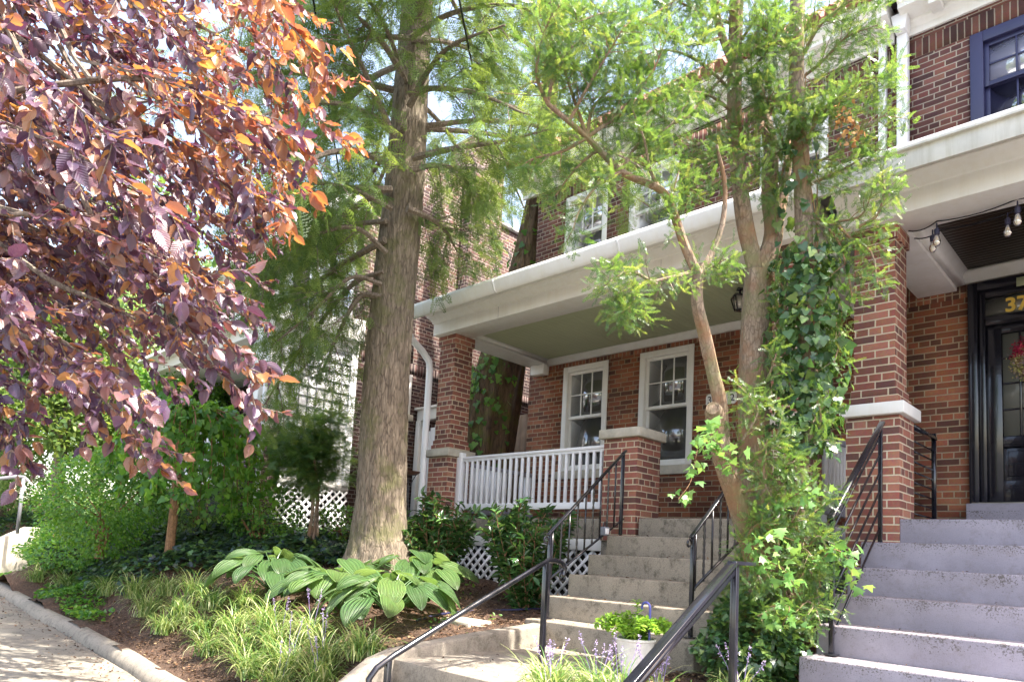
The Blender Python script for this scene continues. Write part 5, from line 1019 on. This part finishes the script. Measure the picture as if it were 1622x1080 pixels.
litter(2600, -16, -5, 1.3, 2.42, lambda x, y: zs(x), (.015, .04), 'sidewalk_leaf_litter', 'chip', lambda x, y: rng.random(len(x)) < np.clip((y-1.5)/.9, 0, 1)**2.2)
litter(300, -4.15, -2.8, 3.2, 4.8, lambda x, y: -.79+0*x, (.012, .035), 'path_leaf_litter', 'chip', lambda x, y: rng.random(len(x)) < np.clip((y-3.6)/1.2, .12, 1))
for k in range(6):
    zt, y0_ = .45-.205*k, 6.3-.30*k
    litter(34, -4.4, -2.72, y0_+.02, y0_+.29, lambda x, y: zt+0*x, (.01, .03), 'stair_leaf_litter', 'chip', None); litter(22, -1.9, -.2, y0_+.02, y0_+.29, lambda x, y: zt+0*x, (.008, .022), 'stair_leaf_litter', 'chip', None)

# ------------------------------------------------------------------ small props
t = thing('fern_pot', 'white wicker-textured pot standing on the path before the grey stairs', 'pot', (-2.93, 4.35, -.79)); cx_, cy2 = -2.88, 4.30
b = MB(); b.lathe([(.095, 0), (.11, .06), (.13, .20), (.137, .225), (.145, .23), (.145, .245), (.13, .245), (.127, .21)], (cx_, cy2, -.79), 28); b.build('body', M['pot'], t, smooth=True); b = MB(); b.lathe([(.127, 0), (.001, .01)], (cx_, cy2, -.585), 20); b.build('potting_soil', M['soil'], t)
t = thing('potted_fern', 'yellow-green fern growing in the white pot', 'plant', (cx_, cy2, -.57)); fr_ = []
for k in range(22): a = k*2.4+rng.normal(0, .2); l = rng.uniform(.12, .24); e = np.array([math.cos(a), math.sin(a), 0]); o = np.array([cx_, cy2, -.57])+e*.04; fr_.append(cr([o, o+e*l*.3+(0, 0, l*.6), o+e*l*.8+(0, 0, l*.75), o+e*l*1.15+(0, 0, l*.5)], 4))
fr_.append(cr([(cx_, cy2, -.57), (cx_+.03, cy2-.02, -.42), (cx_+.02, cy2-.03, -.29)], 4))
wood('stalks', M['fern'], t, [(p, .003, .0015) for p in fr_]); p, d = sites(fr_, .005); foliage('fronds', M['fern'], t, LEAF, p, side_dirs(d, 75, .2, 0), ups(len(p), .25), rng.uniform(.03, .06, len(p)))
b = MB(); hx, hy = cx_+.10, cy2+.02; b.tube([(hx, hy, -.56), (hx, hy, -.34)]+[(hx-.035+.035*math.cos(a), hy, -.33+.04*math.sin(a)) for a in np.linspace(0, 3.6, 10)], .009, 8); tag(b.build('pot_hook', M['blue'], smooth=True), 'blue plastic hanging hook sticking up from the fern pot', 'hook')
b = MB(); hp = [gpos(u, v) for u, v in ((868, 966), (820, 968), (780, 969), (740, 971), (700, 975), (660, 985))]; b.tube(cr([q+(0, 0, .02) for q in hp], 5), .011, 6); tag(b.build('garden_hose', plain('hose_blue_black', (.03, .03, .08), .4), smooth=True), 'dark thin garden hose lying across the mulch bed', 'hose')
t = thing('bird_bath', 'rusty shallow dish on bent wire legs beside the downspout', 'bird bath', (-7.2, 5.55, -.25)); c = P(648, 752, 9.0); g = gz(c[0], c[1])
b = MB(); b.lathe([(.001, 0), (.10, .005), (.135, .04), (.14, .045), (.13, .03), (.02, .018)], c, 18); b.build('dish', M['rust'], t, smooth=True)
for k in range(3): a = k*2.1+.4; b = MB(); b.tube(cr([c+(.11*math.cos(a), .11*math.sin(a), .02), c+(.02*math.cos(a), .02*math.sin(a), -.16), c+(.02*math.cos(a), .02*math.sin(a), -.4), (c[0]+.12*math.cos(a), c[1]+.12*math.sin(a), g)], 4), .006, 6); b.build('leg', M['iron'], t)
t = thing('door_wreath', 'round wreath of dried crimson and yellow-green flowers on the black door', 'wreath', (-1.08, YW, 2.15)); wc = np.array([-1.06, YW+.01, 2.17]); ring = [wc+(.145*math.cos(a), 0, .185*math.sin(a)) for a in np.linspace(0, 6.283, 30)]
wood('ring', M['bark_tan'], t, [(np.array(ring), .03, .03)])
for nm, cc, cond in (('crimson_flowers', [(0, (.25, .01, .05)), (1, (.55, .06, .10))], lambda p: p[:, 2] > wc[2]+.02), ('pale_flowers', [(0, (.35, .25, .30)), (.5, (.50, .40, .18)), (1, (.30, .35, .10))], lambda p: p[:, 2] <= wc[2]+.05)):
    a = rng.uniform(0, 6.28, 2600); p = wc+np.stack([.145*np.cos(a), 0*a-.02, .185*np.sin(a)], 1)+rng.normal(0, .032, (2600, 3)); p = p[cond(p)]; foliage(nm, leafmat(nm, cc, [(0, cc[0][1]), (1, cc[-1][1])], .2, .7, .2), t, BOX, p, rng.normal(size=p.shape), rng.normal(size=p.shape), .024)
for lb, a_, b_ in (('black overhead cable dropping through the foliage right of the conifer trunk', P(716, -60, 6.5), P(800, 330, 12.6)), ('black overhead cable dropping left of the conifer trunk', P(488, -60, 7), P(560, 400, 12))):
    b = MB(); b.tube(sag(a_, b_, .12, 16), .012, 6); tag(b.build('overhead_cable', M['iron'], smooth=True), lb, 'cable')

# ------------------------------------------------------------------ background trees
def far_tree(label, x, y, h, R, n, m='far', size=.22, group='background trees up the street', tk=.16, lo=.25, org_g=None):
    g = gz(x, y) if org_g is None else org_g; t = thing('background_tree', label, 'tree', (x, y, g), group); S = [cr([(x, y, g-.2), (x+.1, y, g+h*.3), (x-.1, y+.1, g+h*.6), (x, y, g+h*.9)], 4)]
    S2 = offshoots(S[0], 16, R*1.0, 60, -.25, .25, k=5); wood('trunk', M['bark_smooth'], t, [(S[0], tk, .04)]+[(p, .05, .015) for p in S2], 8); pp = []
    for p in S2+[S[0]]:
        e = p[-1]; k = n//len(S2); v = _n(rng.normal(size=(k, 3)))*rng.random((k, 1))**.4; pp.append(e*.75+p[len(p)//2]*.25+v*R*rng.uniform(.35, .55)*(1, 1, .75))
    pp = np.concatenate(pp); pp = pp[pp[:, 2] > g+h*lo*.4]; foliage('crown', M[m], t, LEAF, pp, _n(rng.normal(size=pp.shape)-(0, 0, .3)), ups(len(pp), .7), size*rng.uniform(.6, 1.2, len(pp)))
bush('shrub', 'pale leafy shrub at the far left end of the sidewalk', 'shrub', P(15, 770, 18), (1.8, 1.3, 1.0), M['far'], BOX, 5500, .09)
bush('shrub', 'sunlit hedge behind the far left handrail beside the sidewalk', 'shrub', P(-60, 740, 15), (1.5, 1.2, 1.1), M['far'], BOX, 5500, .08)
far_tree('sunlit pale green bushy tree at the far left behind the handrail', -19, 5.2, 3.6, 2.0, 9000, size=.13, lo=.1)
far_tree('pale green tree further up the street behind the weeping tree', -24, 6.5, 6.5, 3.0, 9000, size=.2, lo=.1)
far_tree('taller green tree up the street seen through the purple leaves', -20.5, 3.6, 6.5, 2.4, 8000, 'yew', size=.2, lo=.3)
far_tree('distant tall tree above the roof of the neighbouring house', -27, 9, 11, 4.0, 8000, 'yew', size=.3)
far_tree('street-side tree beyond the purple branches at the left edge', -22, .5, 8, 3.0, 8000, size=.22, lo=.4, org_g=-.7)
far_tree('low leafy tree just behind the weeping tree', -15.5, 6.0, 3.4, 1.7, 9000, 'box', size=.11, lo=.1)
far_tree('dark leafy tree behind the purple branches', -17, 3.9, 5.0, 1.8, 9000, 'hem', size=.15, lo=.2)
bush('shrub', 'sunlit pale shrub on the bank behind the far left handrail', 'shrub', (-16.2, 4.8, .55), (1.5, 1.0, .8), M['far'], BOX, 5200, .07)
